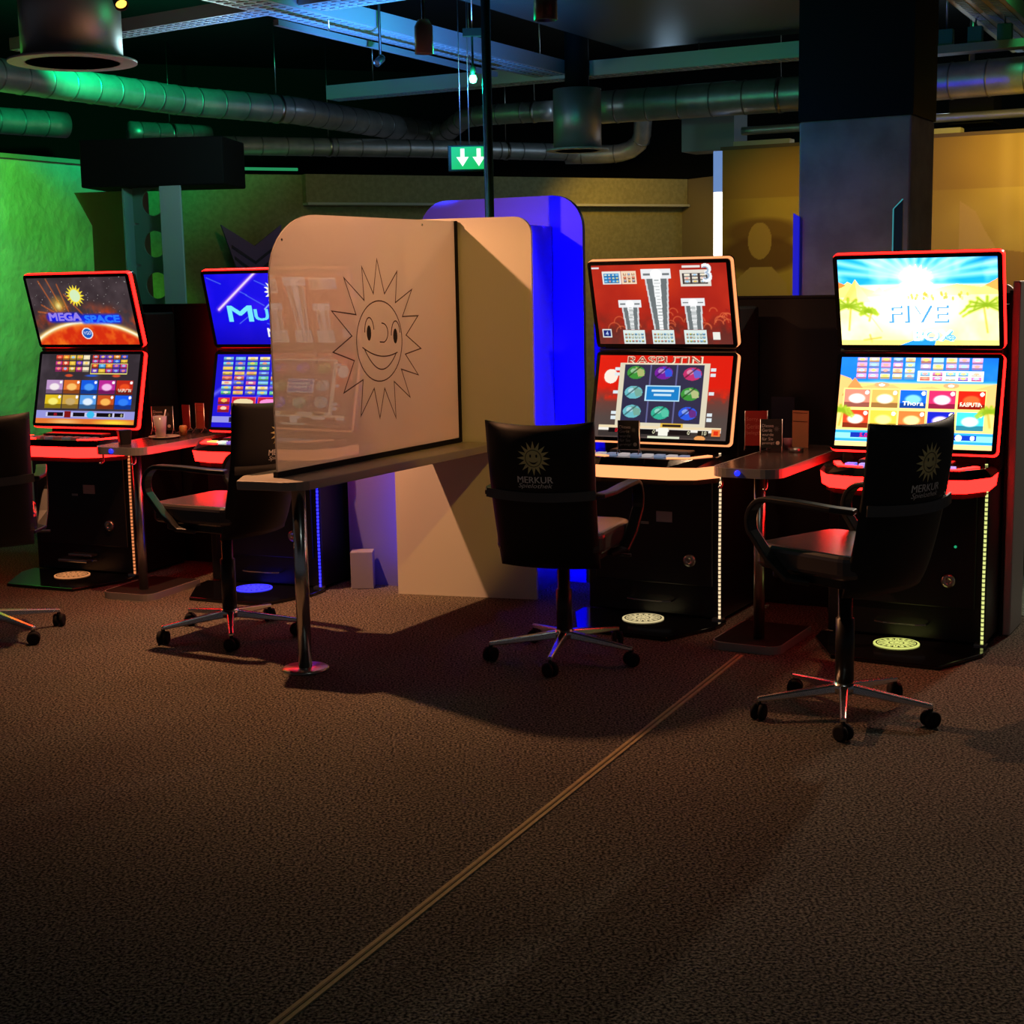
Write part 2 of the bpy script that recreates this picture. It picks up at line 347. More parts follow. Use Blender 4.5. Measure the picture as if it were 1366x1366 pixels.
# mural wall on the right: printed scene, silhouettes on ochre
def mural():
    W, H = 700, 416; c = Cv(W, H, (200, 166, 84)); n = c.noise(6, 3); c.mix(np.clip(n * 2 - 0.7, 0, 1), (140, 104, 40), 0.7)
    c.rect(0, 0.86, 1, 1, (150, 108, 58), 0.35)
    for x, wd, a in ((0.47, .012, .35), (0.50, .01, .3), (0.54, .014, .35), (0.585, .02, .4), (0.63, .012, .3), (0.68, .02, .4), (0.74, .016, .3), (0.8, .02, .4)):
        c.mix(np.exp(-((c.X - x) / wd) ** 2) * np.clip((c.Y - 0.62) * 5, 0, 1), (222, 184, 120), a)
    # hill and dark hat-like ellipse behind a seated figure on the left
    c.ell(0.072, 0.765, 0.075, 0.045, (128, 88, 46), .8, .3); c.ell(0.07, 0.70, 0.08, 0.06, (118, 78, 40), .9, .25)
    c.ell(0.068, 0.74, 0.021, 0.052, (196, 158, 92)); c.poly([(0.02, 0.52), (0.026, 0.63), (0.05, 0.665), (0.09, 0.665), (0.115, 0.62), (0.125, 0.5)], (200, 164, 104))
    c.rect(0, 0.54, .14, 0.56, (128, 88, 46), .5); c.rect(0, 0.45, .14, 0.5, (150, 110, 60), .8)
    # rocky outline and standing figures on the right
    c.poly([(0.40, 0.45), (0.40, 0.83), (0.425, 0.80), (0.44, 0.75), (0.455, 0.71), (0.47, 0.60), (0.475, 0.45)], (206, 168, 108), .9)
    c.poly([(0.46, 0.45), (0.46, 0.70), (0.50, 0.69), (0.55, 0.70), (0.60, 0.68), (0.8, 0.69), (1, .66), (1, 0.45)], (140, 96, 50), .55)
    for fx in (0.565, 0.69, 0.82, 0.93):
        c.ell(fx, 0.66, 0.026, 0.05, (206, 166, 104)); c.poly([(fx - .055, 0.1), (fx - .05, 0.56), (fx - .02, 0.61), (fx + .02, 0.61), (fx + .05, 0.56), (fx + .055, 0.1)], (212, 176, 118))
    for fx in (0.61, 0.75, 0.88): c.ell(fx, 0.52, 0.02, 0.035, (120, 80, 40)); c.rect(fx - .035, 0.2, fx + .035, 0.47, (132, 90, 46))
    c.rect(0, 0.0, 1, 0.36, (176, 150, 112), .6); c.rect(0, 0.36, 1, 0.372, (232, 222, 200))
    p0 = Vector((1.57, 11.07, 0)); d = Vector((3.72, -1.96, 0)); M = plane_M(p0 + d / 2, d, (0, 0, 1))
    return c, M, d.length
c, Mm, Lm = mural()
wall('wall_right', (1.57, 11.085), (5.29, 9.125), 0, 2.5, 0.12, mat('ochre wall', (0.5, 0.36, 0.18), 0.8), 'ochre mural wall with printed silhouettes')
Mm.translation = Mm.translation + Vector((-0.006, -0.012, 0))
tag(c.mesh('wall_mural', Mm, Lm, 2.5, M_['picture']), 'ochre printed mural with pale human silhouettes behind the concrete column', 'mural')
wall('trim_4', (1.55, 11.06), (5.28, 9.10), 2.5, 2.525, 0.15, mat('brown cap', (0.16, 0.10, 0.05), 0.6))
# concrete column, painted black above
cc = Vector((1.61, 8.42, 0)); Mc = plane_M(cc, U29, V29)
conc = mat('raw concrete', (0.29, 0.255, 0.235), 0.9, noise=(4.5, (0.43, 0.39, 0.36), 6), bump=(30, 0.3, 0.01))
struct(MB().box(0, 0.615, 0, 0.5, 0, 2.43, Mc).build('column', conc, bevel=0.012), 'square concrete column behind the bright desert-screen machine')
struct(MB().box(-0.004, 0.622, -0.004, 0.502, 2.43, 3.6, Mc).build('column_upper', mat('black column paint', (0.004, 0.0045, 0.008), 0.7, spec=0.2)), 'black painted upper part of the column')
# yellow seam strip in the carpet
P0 = Vector((-0.80, 2.52, 0)); P1 = Vector((0.965, 6.24, 0)); d = (P1 - P0); Ms = plane_M(P0, d, Vector((0, 0, 1)).cross(d))
sm_ = mat('yellow seam strip', (0.36, 0.27, 0.12), 0.7, noise=(40, (0.46, 0.35, 0.16), 3))
ss = thing('seam_strip', 'long yellow-brown seam strip crossing the carpet diagonally', 'strip', P0)
mbs = MB(); mbs.prism([(0, -0.016), (d.length, -0.016), (d.length, 0.016), (0, 0.016)], 0.0, 0.004, plane_M((0, 0, 0), d, Vector((0, 0, 1)).cross(d))).build('strip_body', sm_, ss)
MB().prism([(0, -0.003), (d.length, -0.003), (d.length, 0.003), (0, 0.003)], 0.004, 0.006, plane_M((0, 0, 0), d, Vector((0, 0, 1)).cross(d))).build('centre_ridge', mat('dark seam groove', (0.16, 0.12, 0.05), 0.8), ss)
# ------------------------------------------------------------------ screen pictures
TILE = [(232, 190, 60), (60, 90, 220), (225, 70, 50), (120, 70, 200), (240, 225, 190), (70, 160, 225), (245, 140, 50), (210, 60, 140)]
def tiles(c, x0, y0, x1, y1, nx, ny, gx=0.12, gy=0.16, pale=0.0, seed=1, pal=TILE):
    r = random.Random(seed); dx = (x1 - x0) / nx; dy = (y1 - y0) / ny
    for i in range(nx):
        for j in range(ny):
            a = x0 + i * dx + gx * dx / 2; b = y0 + j * dy + gy * dy / 2; e = a + dx * (1 - gx); f = b + dy * (1 - gy); k = r.choice(pal)
            k = tuple(v + (255 - v) * pale for v in k); c.rect(a, b, e, f, k)
            c.rect(a, b, e, b + (f - b) * r.uniform(.25, .45), tuple(v * .45 for v in k), .7); c.ell((a + e) / 2, b + (f - b) * .62, dx * .24, dy * .22, r.choice(((255, 240, 200), (255, 215, 90), (150, 210, 255), (255, 150, 120))), .85)
def big_tile(c, x0, y0, x1, y1, k, k2, word=None):
    c.rect(x0, y0, x1, y1, k); c.rect(x0, y0, x1, y0 + (y1 - y0) * .3, tuple(v * .6 for v in k)); m = (x0 + x1) / 2; h = (y0 + y1) / 2
    c.ell(m, h, (x1 - x0) * .36, (y1 - y0) * .3, k2, .95, .3)
    if word: c.text(word, m, h - (y1 - y0) * .22, (y1 - y0) * .22, (255, 245, 220), width=(x1 - x0) * .8)
    c.ell(x1 - (x1 - x0) * .12, y1 - (y1 - y0) * .16, .013, .013 * c.asp, (255, 255, 255))
UW, UH, LW, LH = 268, 150, 268, 160
def mega_up():
    c = Cv(UW, UH, (74, 62, 66)); n = c.noise(9, 5); c.mix(np.clip(n * 1.8 - .5, 0, 1), (48, 38, 42), .8)
    for i in range(70): x, y = random.random(), .45 + .55 * random.random(); c.ell(x, y, .004, .006, (190, 185, 180), random.uniform(.3, .9))
    d = np.hypot((c.X - .52) * 1.1, (c.Y + .62) * .9); c.mix(np.clip((.86 - d) / .03, 0, 1), (214, 46, 16)); nn = c.noise(14, 8)
    c.mix(np.clip((.86 - d) / .03, 0, 1) * np.clip(nn * 2.5 - 1, 0, 1), (250, 120, 30), .9)
    c.mix(np.exp(-((d - .86) / .035) ** 2), (255, 214, 120)); c.mix(np.exp(-((d - .86) / .014) ** 2), (255, 255, 225))
    c.mix(np.clip((c.Y - .40) * 0 + 1, 0, 1) * np.exp(-((d - 1.0) / .09) ** 2) * np.clip(nn * 2 - .6, 0, 1), (230, 70, 20), .8)
    for x0, y0, x1, y1 in ((.12, .95, .24, .5), (.2, .98, .3, .55), (.3, .9, .36, .5), (.05, .5, .4, .42), (.35, .75, .5, .45), (.1, .6, .35, .35)): c.line(x0, y0, x1, y1, .02, (240, 110, 40), .65)
    c.ell(.27, .60, .10, .16, (255, 200, 60), .75, 1.0); c.ell(.27, .58, .04, .07, (255, 245, 160), .9, 1.0)
    c.star(.46, .73, .10, .165, 16, (250, 226, 60)); c.ell(.46, .73, .05, .05 * c.asp, (215, 240, 190))
    for x in np.linspace(.16, .44, 9): c.ell(x, .41, .055, .095, (10, 24, 240), .8, .6)
    for x in np.linspace(.5, .84, 11): c.ell(x, .385, .05, .095, (8, 40, 245), .9, .6)
    c.text('MEGA', .31, .42, .11, (150, 130, 235), width=.32, bold=.02); c.text('SPACE', .68, .385, .10, (40, 120, 255), width=.34, bold=.02)
    c.ell(.5, .17, .055, .085, (235, 235, 240)); c.ell(.5, .17, .045, .07, (24, 90, 190)); c.text('VGO', .5, .175, .05, (230, 240, 255), width=.07); return c
def lower_tiles(bg, seed, bar, pale=0.0):
    c = Cv(LW, LH, bg); n = c.noise(8, seed); c.mix(np.clip(n * 2 - .8, 0, 1), tuple(min(255, v * 1.6 + 10) for v in bg), .5)
    tiles(c, .15, .74, .50, .985, 5, 3, seed=seed, pale=pale); tiles(c, .52, .86, .88, .985, 5, 2, seed=seed + 1, pale=pale); tiles(c, .52, .72, .88, .86, 5, 2, seed=seed + 4, pale=pale)
    c.frame(.515, .715, .885, .865, (250, 235, 120), .005)
    c.ell(.3, .69, .05, .025, (230, 80, 40), .9, .4); c.ell(.78, .69, .05, .025, (230, 80, 40), .9, .4); c.ell(.53, .69, .08, .02, (40, 90, 220), .9, .5)
    return c
def mega_low():
    c = lower_tiles((52, 44, 50), 11, None)
    K = [((190, 150, 200), (250, 240, 240), None), ((225, 110, 40), (255, 200, 110), None), ((20, 90, 225), (80, 160, 250), None), ((190, 40, 150), (250, 200, 240), None), ((190, 40, 24), (240, 80, 30), 'RASPUTIN'),
         ((225, 190, 30), (250, 240, 120), None), ((205, 160, 60), (200, 170, 110), None), ((90, 160, 235), (235, 245, 255), None), ((200, 80, 30), (255, 190, 90), None), ((16, 90, 240), (50, 130, 250), None)]
    for i, (k, k2, wd) in enumerate(K):
        x = .08 + (i % 5) * .178; y = .43 if i < 5 else .22; big_tile(c, x, y, x + .165, y + .195, k, k2, wd)
    c.rect(0, .04, 1, .19, (150, 150, 220)); c.rect(0, 0, 1, .075, (225, 120, 50)); c.ell(.3, .03, .2, .05, (250, 200, 120), .8, .8); c.ell(.8, .03, .25, .05, (255, 230, 60), .9, .8)
    c.rect(.1, .1, .9, .165, (205, 205, 240)); c.rect(.12, .105, .28, .16, (16, 12, 20)); c.rect(.29, .09, .36, .18, (130, 20, 20)); c.rect(.38, .105, .5, .16, (16, 12, 20)); c.rect(.62, .105, .78, .16, (10, 8, 16)); c.rect(.8, .105, .89, .16, (10, 8, 16))
    c.text('0', .75, .132, .04, (240, 240, 170)); c.text('0', .87, .132, .04, (240, 240, 170)); c.text('88', .2, .132, .04, (190, 20, 40)); c.ell(.56, .135, .04, .05, (60, 190, 240)); return c
def multi_up():
    c = Cv(UW, UH, (6, 6, 232)); n = c.noise(6, 3); c.mix(np.clip(n * 2 - .8, 0, 1), (60, 20, 250), .7); c.mix(np.clip(1 - c.Y * 3, 0, 1), (0, 0, 190))
    c.line(.08, .5, .52, 1.08, .06, (150, 70, 250), .9); c.line(.08, .5, .52, 1.08, .028, (255, 240, 255))
    for q in ((.02, .95, .14, .86), (.45, .9, .6, .78), (.35, .7, .5, .55), (.3, .75, .36, .7), (.25, .3, .36, .42), (.5, .3, .65, .2)): c.line(*q, .012, (90, 130, 255), .9)
    c.star(.62, .74, .11, .18, 16, (255, 255, 240)); c.line(.5, .5, .6, .64, .02, (170, 210, 255)); c.line(.54, .38, .72, .22, .018, (120, 220, 255))
    c.text('M', .27, .44, .22, (120, 235, 255), width=.22, bold=.02); c.text('ULTI', .60, .42, .15, (110, 225, 255), width=.40, bold=.015); c.text('M-BOX', .68, .17, .12, (250, 250, 255), width=.38, bold=.012); return c
def multi_low():
    c = Cv(LW, LH, (14, 14, 215)); c.line(0, .45, .3, .75, .05, (120, 120, 255), .8); c.line(.3, .3, .8, .9, .03, (90, 110, 255), .8)
    for i in range(8): tiles(c, .06 + i * .112, .44, .155 + i * .112, .97, 1, 8, .06, .22, pale=.25, seed=30 + i, pal=TILE + [(60, 190, 120), (90, 200, 230)])
    for i, x in enumerate((.02, .16, .40, .64)):
        if i == 0: tiles(c, .04, .20, .16, .41, 1, 2, .1, .1, seed=5, pal=[(220, 40, 70)]); continue
        c.rect(x + .01, .18, x + .23, .42, (200, 20, 60)); c.frame(x + .01, .18, x + .23, .42, (255, 90, 120), .006); c.ell(x + .12, .35, .09, .045, (240, 220, 170) if i == 1 else (255, 150, 220)); c.ell(x + .12, .25, .09, .045, (220, 200, 120) if i == 1 else (255, 190, 240))
    c.rect(0, .07, 1, .15, (150, 150, 235)); c.rect(.16, .075, .28, .145, (20, 16, 60)); c.rect(.27, .08, .31, .14, (200, 20, 30)); c.rect(.5, .075, .75, .145, (20, 16, 60)); return c
def monk_up():
    c = Cv(UW, UH, (168, 34, 24)); n = c.noise(5, 2); c.mix(np.clip(n * 2 - .6, 0, 1), (205, 50, 30), .7); c.ell(.47, .80, .28, .34, (240, 70, 30), .8, 1.0)
    c.mix(np.clip((.42 - c.Y) * 4, 0, 1) * np.clip(c.noise(16, 4) * 2.4 - .6, 0, 1), (96, 40, 34), .9); c.mix(np.clip((.25 - c.Y) * 4, 0, 1), (110, 50, 44), .7)
    for i in range(26):
        x, y = random.random(), random.uniform(.15, .42); r = random.uniform(.02, .05); d = np.hypot((c.X - x), (c.Y - y) / c.asp); c.mix(np.exp(-((d - r) / .004) ** 2) * (c.Y > y), (240, 120, 70), .6)
    def col(cx, y0, y1, wt, wb, hh):
        c.poly([(cx - wb, y0), (cx + wb, y0), (cx + wt, y1), (cx - wt, y1)], (216, 220, 222)); k = .012
        c.poly([(cx - wb + k, y0), (cx + wb - k, y0), (cx + wt - k, y1), (cx - wt + k, y1)], (110, 118, 120)); c.poly([(cx - wb * .25, y0), (cx + wb * .25, y0), (cx + wt * .34, y1), (cx - wt * .34, y1)], (250, 252, 252))
        c.rect(cx - wt - .022, y1, cx + wt + .022, y1 + hh, (240, 242, 244)); c.rect(cx - wt - .01, y1 + hh * .35, cx + wt + .01, y1 + hh * .55, (120, 126, 130)); c.ell(cx, y1 + hh * .45, wt * .5, hh * .55, (255, 255, 255))
        rr = random.Random(int(cx * 100))
        for q in range(16): yy = y0 + (y1 - y0) * (q + .5) / 16; c.rect(cx - rr.uniform(.2, .5) * wb, yy - .004, cx + rr.uniform(.2, .5) * wb, yy + .005, (140, 150, 150), .8)
    col(.485, .19, .82, .088, .055, .12); col(.265, .19, .47, .065, .052, .09); col(.735, .19, .48, .065, .055, .09)
    for x in (.20, .42, .66): c.rect(x - .01, .01, x + .155, .18, (225, 240, 236)); tiles(c, x, .02, x + .07, .15, 3, 3, .25, .35, seed=3, pal=[(110, 150, 150), (60, 150, 140)]); tiles(c, x + .075, .02, x + .145, .15, 3, 3, .25, .35, seed=4, pal=[(90, 120, 130), (50, 130, 150)])
    c.rect(.08, .76, .22, .92, (235, 236, 232)); c.rect(.09, .775, .205, .89, (20, 110, 180)); tiles(c, .09, .775, .205, .89, 4, 3, .3, .3, seed=2, pal=[(120, 200, 240)])
    c.rect(.225, .76, .335, .92, (245, 220, 190)); tiles(c, .235, .775, .33, .9, 3, 3, .35, .25, seed=6, pal=[(180, 90, 60)])
    c.rect(.66, .72, .88, .92, (232, 226, 214)); c.rect(.675, .75, .86, .88, (70, 62, 60)); tiles(c, .68, .755, .855, .875, 3, 3, .3, .25, seed=6, pal=[(240, 236, 224)])
    c.text('3', .855, .88, .21, (250, 252, 255), bold=.02); c.text('3', .85, .88, .16, (90, 130, 170), bold=-.02, a=.5)
    c.rect(.03, .09, .10, .19, (225, 235, 235)); c.rect(.037, .10, .093, .18, (20, 40, 120)); c.text('4', .065, .14, .06, (180, 210, 250)); c.rect(.86, .06, .91, .15, (240, 240, 230)); c.rect(.0, .955, .06, .975, (230, 225, 225)); c.rect(.68, .95, .81, .975, (235, 230, 225)); return c
def monk_low():
    c = Cv(LW, LH, (225, 28, 14)); c.mix(np.clip((.62 - c.Y) * 6, 0, 1), (110, 62, 54)); n = c.noise(24, 9); c.mix(np.clip((.64 - c.Y) * 12, 0, 1) * np.clip((c.Y - .42) * 12, 0, 1) * np.clip(n * 3 - 1.2, 0, 1), (225, 40, 20))
    c.mix(np.clip((.45 - c.Y) * 5, 0, 1), (84, 70, 66)); c.ell(.10, .74, .075, .1, (255, 120, 60), .8, 1.0); c.ell(.10, .74, .052, .052 * c.asp, (255, 240, 225))
    c.rect(.165, .15, .84, .905, (226, 216, 190)); c.rect(.20, .19, .80, .885, (48, 46, 74)); 
    for x in (.40, .60): c.rect(x - .006, .19, x + .006, .885, (98, 100, 150))
    def gem(x, y, k1, k2):
        c.ell(x, y, .068, .078, k1); c.poly([(x - .01, y + .07), (x + .06, y + .03), (x + .066, y - .04), (x + .02, y - .05)], k2, .9); c.ell(x - .018, y + .02, .025, .03, tuple(v + (255 - v) * .45 for v in k1)); c.line(x - .05, y - .04, x + .03, y + .07, .014, tuple(v * .4 for v in k1), .9)
    G, B, Pp, Tq, Rr = (60, 150, 60), (40, 90, 230), (120, 30, 160), (110, 190, 200), (200, 50, 110)
    for x, y, a, b2 in ((.29, .79, G, (190, 190, 120)), (.50, .79, Pp, B), (.715, .78, Rr, (90, 110, 220)), (.285, .55, Tq, (120, 170, 150)), (.71, .54, G, (200, 200, 140)), (.285, .32, Tq, (120, 170, 150)), (.50, .31, (50, 180, 150), (90, 200, 170)), (.705, .31, B, (110, 40, 120))): gem(x, y, a, b2)
    c.rect(.375, .45, .635, .635, (190, 235, 255)); c.rect(.383, .463, .627, .622, (18, 130, 205)); c.rect(.42, .565, .59, .585, (215, 240, 250)); c.rect(.44, .515, .57, .535, (205, 235, 250))
    c.text('RASPUTIN', .50, .94, .09, (250, 232, 200), width=.56, bold=.012); c.text('RASPUTIN', .497, .944, .08, (120, 20, 8), width=.55, a=.75)
    for x in (.145, .865):
        for y in (.83, .77, .55, .30, .24): c.rect(x - .018, y - .02, x + .018, y + .02, (225, 235, 240))
    c.rect(.04, .115, .96, .15, (240, 220, 180)); c.rect(.04, .02, .96, .085, (60, 52, 50)); c.rect(.04, .085, .96, .12, (245, 240, 230)); c.rect(.12, .06, .23, .12, (20, 14, 16)); c.text('0.8', .195, .09, .05, (230, 20, 40)); c.rect(.36, .05, .48, .115, (16, 14, 16)); c.rect(.58, .05, .74, .115, (16, 14, 16)); c.rect(.79, .05, .87, .115, (26, 20, 16))
    for x, t in ((.465, '0'), (.725, '0'), (.84, '10')): c.text(t, x, .083, .045, (245, 240, 200))
    c.rect(.89, .05, .955, .13, (250, 130, 60)); c.rect(.905, .065, .94, .115, (230, 50, 20)); c.rect(.5, .04, .57, .13, (250, 250, 235)); c.rect(.42, .008, .66, .03, (225, 230, 200)); c.rect(.24, .14, .36, .18, (230, 200, 80)); c.rect(.25, .145, .35, .175, (30, 24, 20)); c.rect(.51, .14, .68, .185, (235, 190, 70)); c.rect(.525, .145, .665, .175, (40, 30, 24)); c.ell(.81, .02, .04, .03, (240, 160, 90)); return c
def sky(c, y0):
    c.mix(np.clip((c.Y - y0) * 30, 0, 1), (20, 150, 225)); n = c.noise(7, 21); c.mix(np.clip((c.Y - y0) * 12, 0, 1) * np.clip((c.X + c.Y * .6) * 0 + n * 2.6 - 1.1, 0, 1), (165, 225, 245), .9); c.mix(np.clip((c.Y - .9) * 10, 0, 1) * np.clip((c.X - .8) * 5, 0, 1), (10, 90, 200))
def palm(c, x, y, s, sg):
    c.line(x, y - s * 1.4, x + sg * .02, y, .02, (190, 160, 60))
    for a in np.linspace(-.5, 3.6, 9): c.line(x, y, x + math.cos(a) * s * .55, y + math.sin(a) * s * .55 - s * .12, .028, (120, 150, 24)); c.line(x + math.cos(a) * s * .5, y + math.sin(a) * s * .5 - s * .1, x + math.cos(a) * s * .75, y + math.sin(a) * s * .3 - s * .45, .022, (150, 175, 40))
def five_up():
    c = Cv(UW, UH, (252, 236, 150)); sky(c, .68); n = c.noise(10, 5); c.mix((c.Y < .70) * np.clip(n * 2 - .8, 0, 1), (255, 246, 200), .7)
    for a in np.linspace(.15, 2.95, 13): c.line(.49, .76, .49 + math.cos(a) * .7 / c.asp * 1.4, .76 + math.sin(a) * .5, .05, (235, 250, 255), .5)
    c.poly([(0, .66), (.06, .74), (.10, .70), (.25, .62), (.4, .70), (.55, .62), (.75, .70), (.9, .66), (1, .74), (1, .58), (0, .56)], (250, 216, 110)); c.poly([(.0, .74), (.05, .70), (.0, .66)], (210, 120, 50)); c.poly([(1, .76), (.92, .68), (1, .62)], (240, 150, 70))
    c.poly([(.02, .52), (.11, .77), (.21, .5)], (226, 184, 92)); c.poly([(.11, .77), (.21, .5), (.12, .5)], (244, 214, 130)); c.poly([(.22, .60), (.265, .68), (.32, .58)], (240, 208, 130))
    c.ell(.47, .46, .42, .40, (255, 255, 245), 1, .8); c.star(.50, .74, .13, .20, 18, (255, 255, 250)); c.ell(.5, .74, .12, .2, (255, 255, 255), .9, .6)
    for i in range(26): x = random.uniform(.44, .82); c.ell(x, random.uniform(.53, .6), .008, .022, random.choice([(200, 170, 60), (160, 160, 60), (230, 190, 120)]), .8)
    palm(c, .055, .46, .20, 1); palm(c, .93, .46, .22, -1); palm(c, .19, .40, .08, 1); c.line(.2, .34, .27, .16, .012, (200, 170, 130)); c.line(.15, .06, .26, .09, .02, (190, 160, 70)); c.line(.2, .04, .19, .12, .02, (190, 160, 70))
    c.rect(.0, 0, 1, .06, (246, 206, 90), .7); c.poly([(.38, 0), (.5, .08), (.62, .10), (.60, 0)], (30, 130, 220))
    c.text('FIVE', .508, .362, .19, (70, 140, 190), width=.37, bold=.02); c.text('FIVE', .498, .375, .19, (255, 255, 255), width=.37, bold=.012)
    c.text('BOX', .60, .11, .12, (90, 170, 215), width=.24, bold=.02); c.text('BOX', .594, .118, .12, (255, 255, 255), width=.24, bold=.012); c.ell(.70, .09, .035, .035, (90, 160, 200)); c.text('VGO', .70, .09, .035, (220, 240, 250), width=.05); return c
def five_low():
    c = Cv(LW, LH, (250, 190, 110)); sky(c, .70); c.mix(np.clip((c.Y - .72) * 30, 0, 1), (20, 90, 215), .7); c.mix((c.X < .14) * np.clip((c.Y - .8) * 5, 0, 1), (20, 110, 220))
    c.poly([(0, .80), (.07, .76), (.13, .66), (.25, .70), (.36, .69), (.42, .64), (.6, .68), (.72, .63), (.86, .65), (1, .72), (1, .45), (0, .45)], (236, 170, 100)); c.poly([(.02, .56), (.1, .77), (.19, .58)], (222, 130, 70))
    tiles(c, .10, .755, .49, 1.0, 5, 4, .2, .12, pale=.45, seed=12); tiles(c, .51, .86, .91, 1.0, 5, 2, .2, .12, pale=.5, seed=15); c.rect(.505, .735, .915, .85, (255, 252, 235)); tiles(c, .51, .74, .91, .84, 5, 2, .2, .15, pale=.25, seed=18)
    for x in (.28, .72): c.ell(x, .69, .05, .028, (225, 150, 100)); c.ell(x, .69, .02, .014, (255, 235, 225))
    K = [((220, 120, 100), (255, 245, 235), None), ((230, 160, 80), (255, 240, 210), None), ((16, 90, 215), (120, 190, 255), 'Thora'), ((205, 40, 90), (255, 235, 240), None), ((205, 30, 16), (250, 90, 40), 'RASPUTIN'),
         ((190, 60, 30), (255, 240, 220), None), ((220, 180, 60), (250, 220, 130), None), ((225, 110, 50), (255, 210, 140), None), ((20, 30, 170), (230, 200, 250), None), ((60, 190, 220), (230, 255, 250), None)]
    for i, (k, k2, wd) in enumerate(K):
        x = .04 + (i % 5) * .182; y = .435 if i < 5 else .205; c.rect(x - .006, y - .012, x + .174, y + .212, (255, 215, 120)); big_tile(c, x, y, x + .168, y + .2, k, k2, wd)
    palm(c, .02, .40, .12, 1); palm(c, .975, .42, .12, -1); c.rect(0, .0, 1, .18, (40, 150, 225)); c.rect(0, .09, 1, .15, (150, 220, 250), .8); c.rect(0, 0, 1, .055, (250, 200, 130)); c.rect(.1, .10, .25, .155, (10, 40, 150)); c.text('5.00', .20, .127, .045, (240, 20, 60), width=.08); c.rect(.26, .09, .32, .17, (170, 20, 50)); c.text('2', .29, .13, .06, (250, 200, 210))
    c.rect(.72, .10, .9, .155, (10, 50, 170)); c.ell(.79, .127, .02, .034, (240, 250, 255)); c.ell(.875, .127, .014, .024, (240, 250, 255)); return c

# ------------------------------------------------------------------ gaming machines
def dotted(name, col, s):
    mt = emat(name, col, s); nt = mt.node_tree; b = nt.nodes['Principled BSDF']; tc = nt.nodes.new('ShaderNodeTexCoord'); sp = nt.nodes.new('ShaderNodeSeparateXYZ')
    a = nt.nodes.new('ShaderNodeMath'); a.operation = 'MULTIPLY'; a.inputs[1].default_value = 52; f = nt.nodes.new('ShaderNodeMath'); f.operation = 'FRACT'; g = nt.nodes.new('ShaderNodeMath'); g.operation = 'GREATER_THAN'; g.inputs[1].default_value = 0.32
    e = nt.nodes.new('ShaderNodeMath'); e.operation = 'MULTIPLY_ADD'; e.inputs[1].default_value = s; e.inputs[2].default_value = s * 0.12
    nt.links.new(tc.outputs['Object'], sp.inputs[0]); nt.links.new(sp.outputs['Z'], a.inputs[0]); nt.links.new(a.outputs[0], f.inputs[0]); nt.links.new(f.outputs[0], g.inputs[0]); nt.links.new(g.outputs[0], e.inputs[0]); nt.links.new(e.outputs[0], b.inputs['Emission Strength']); return mt
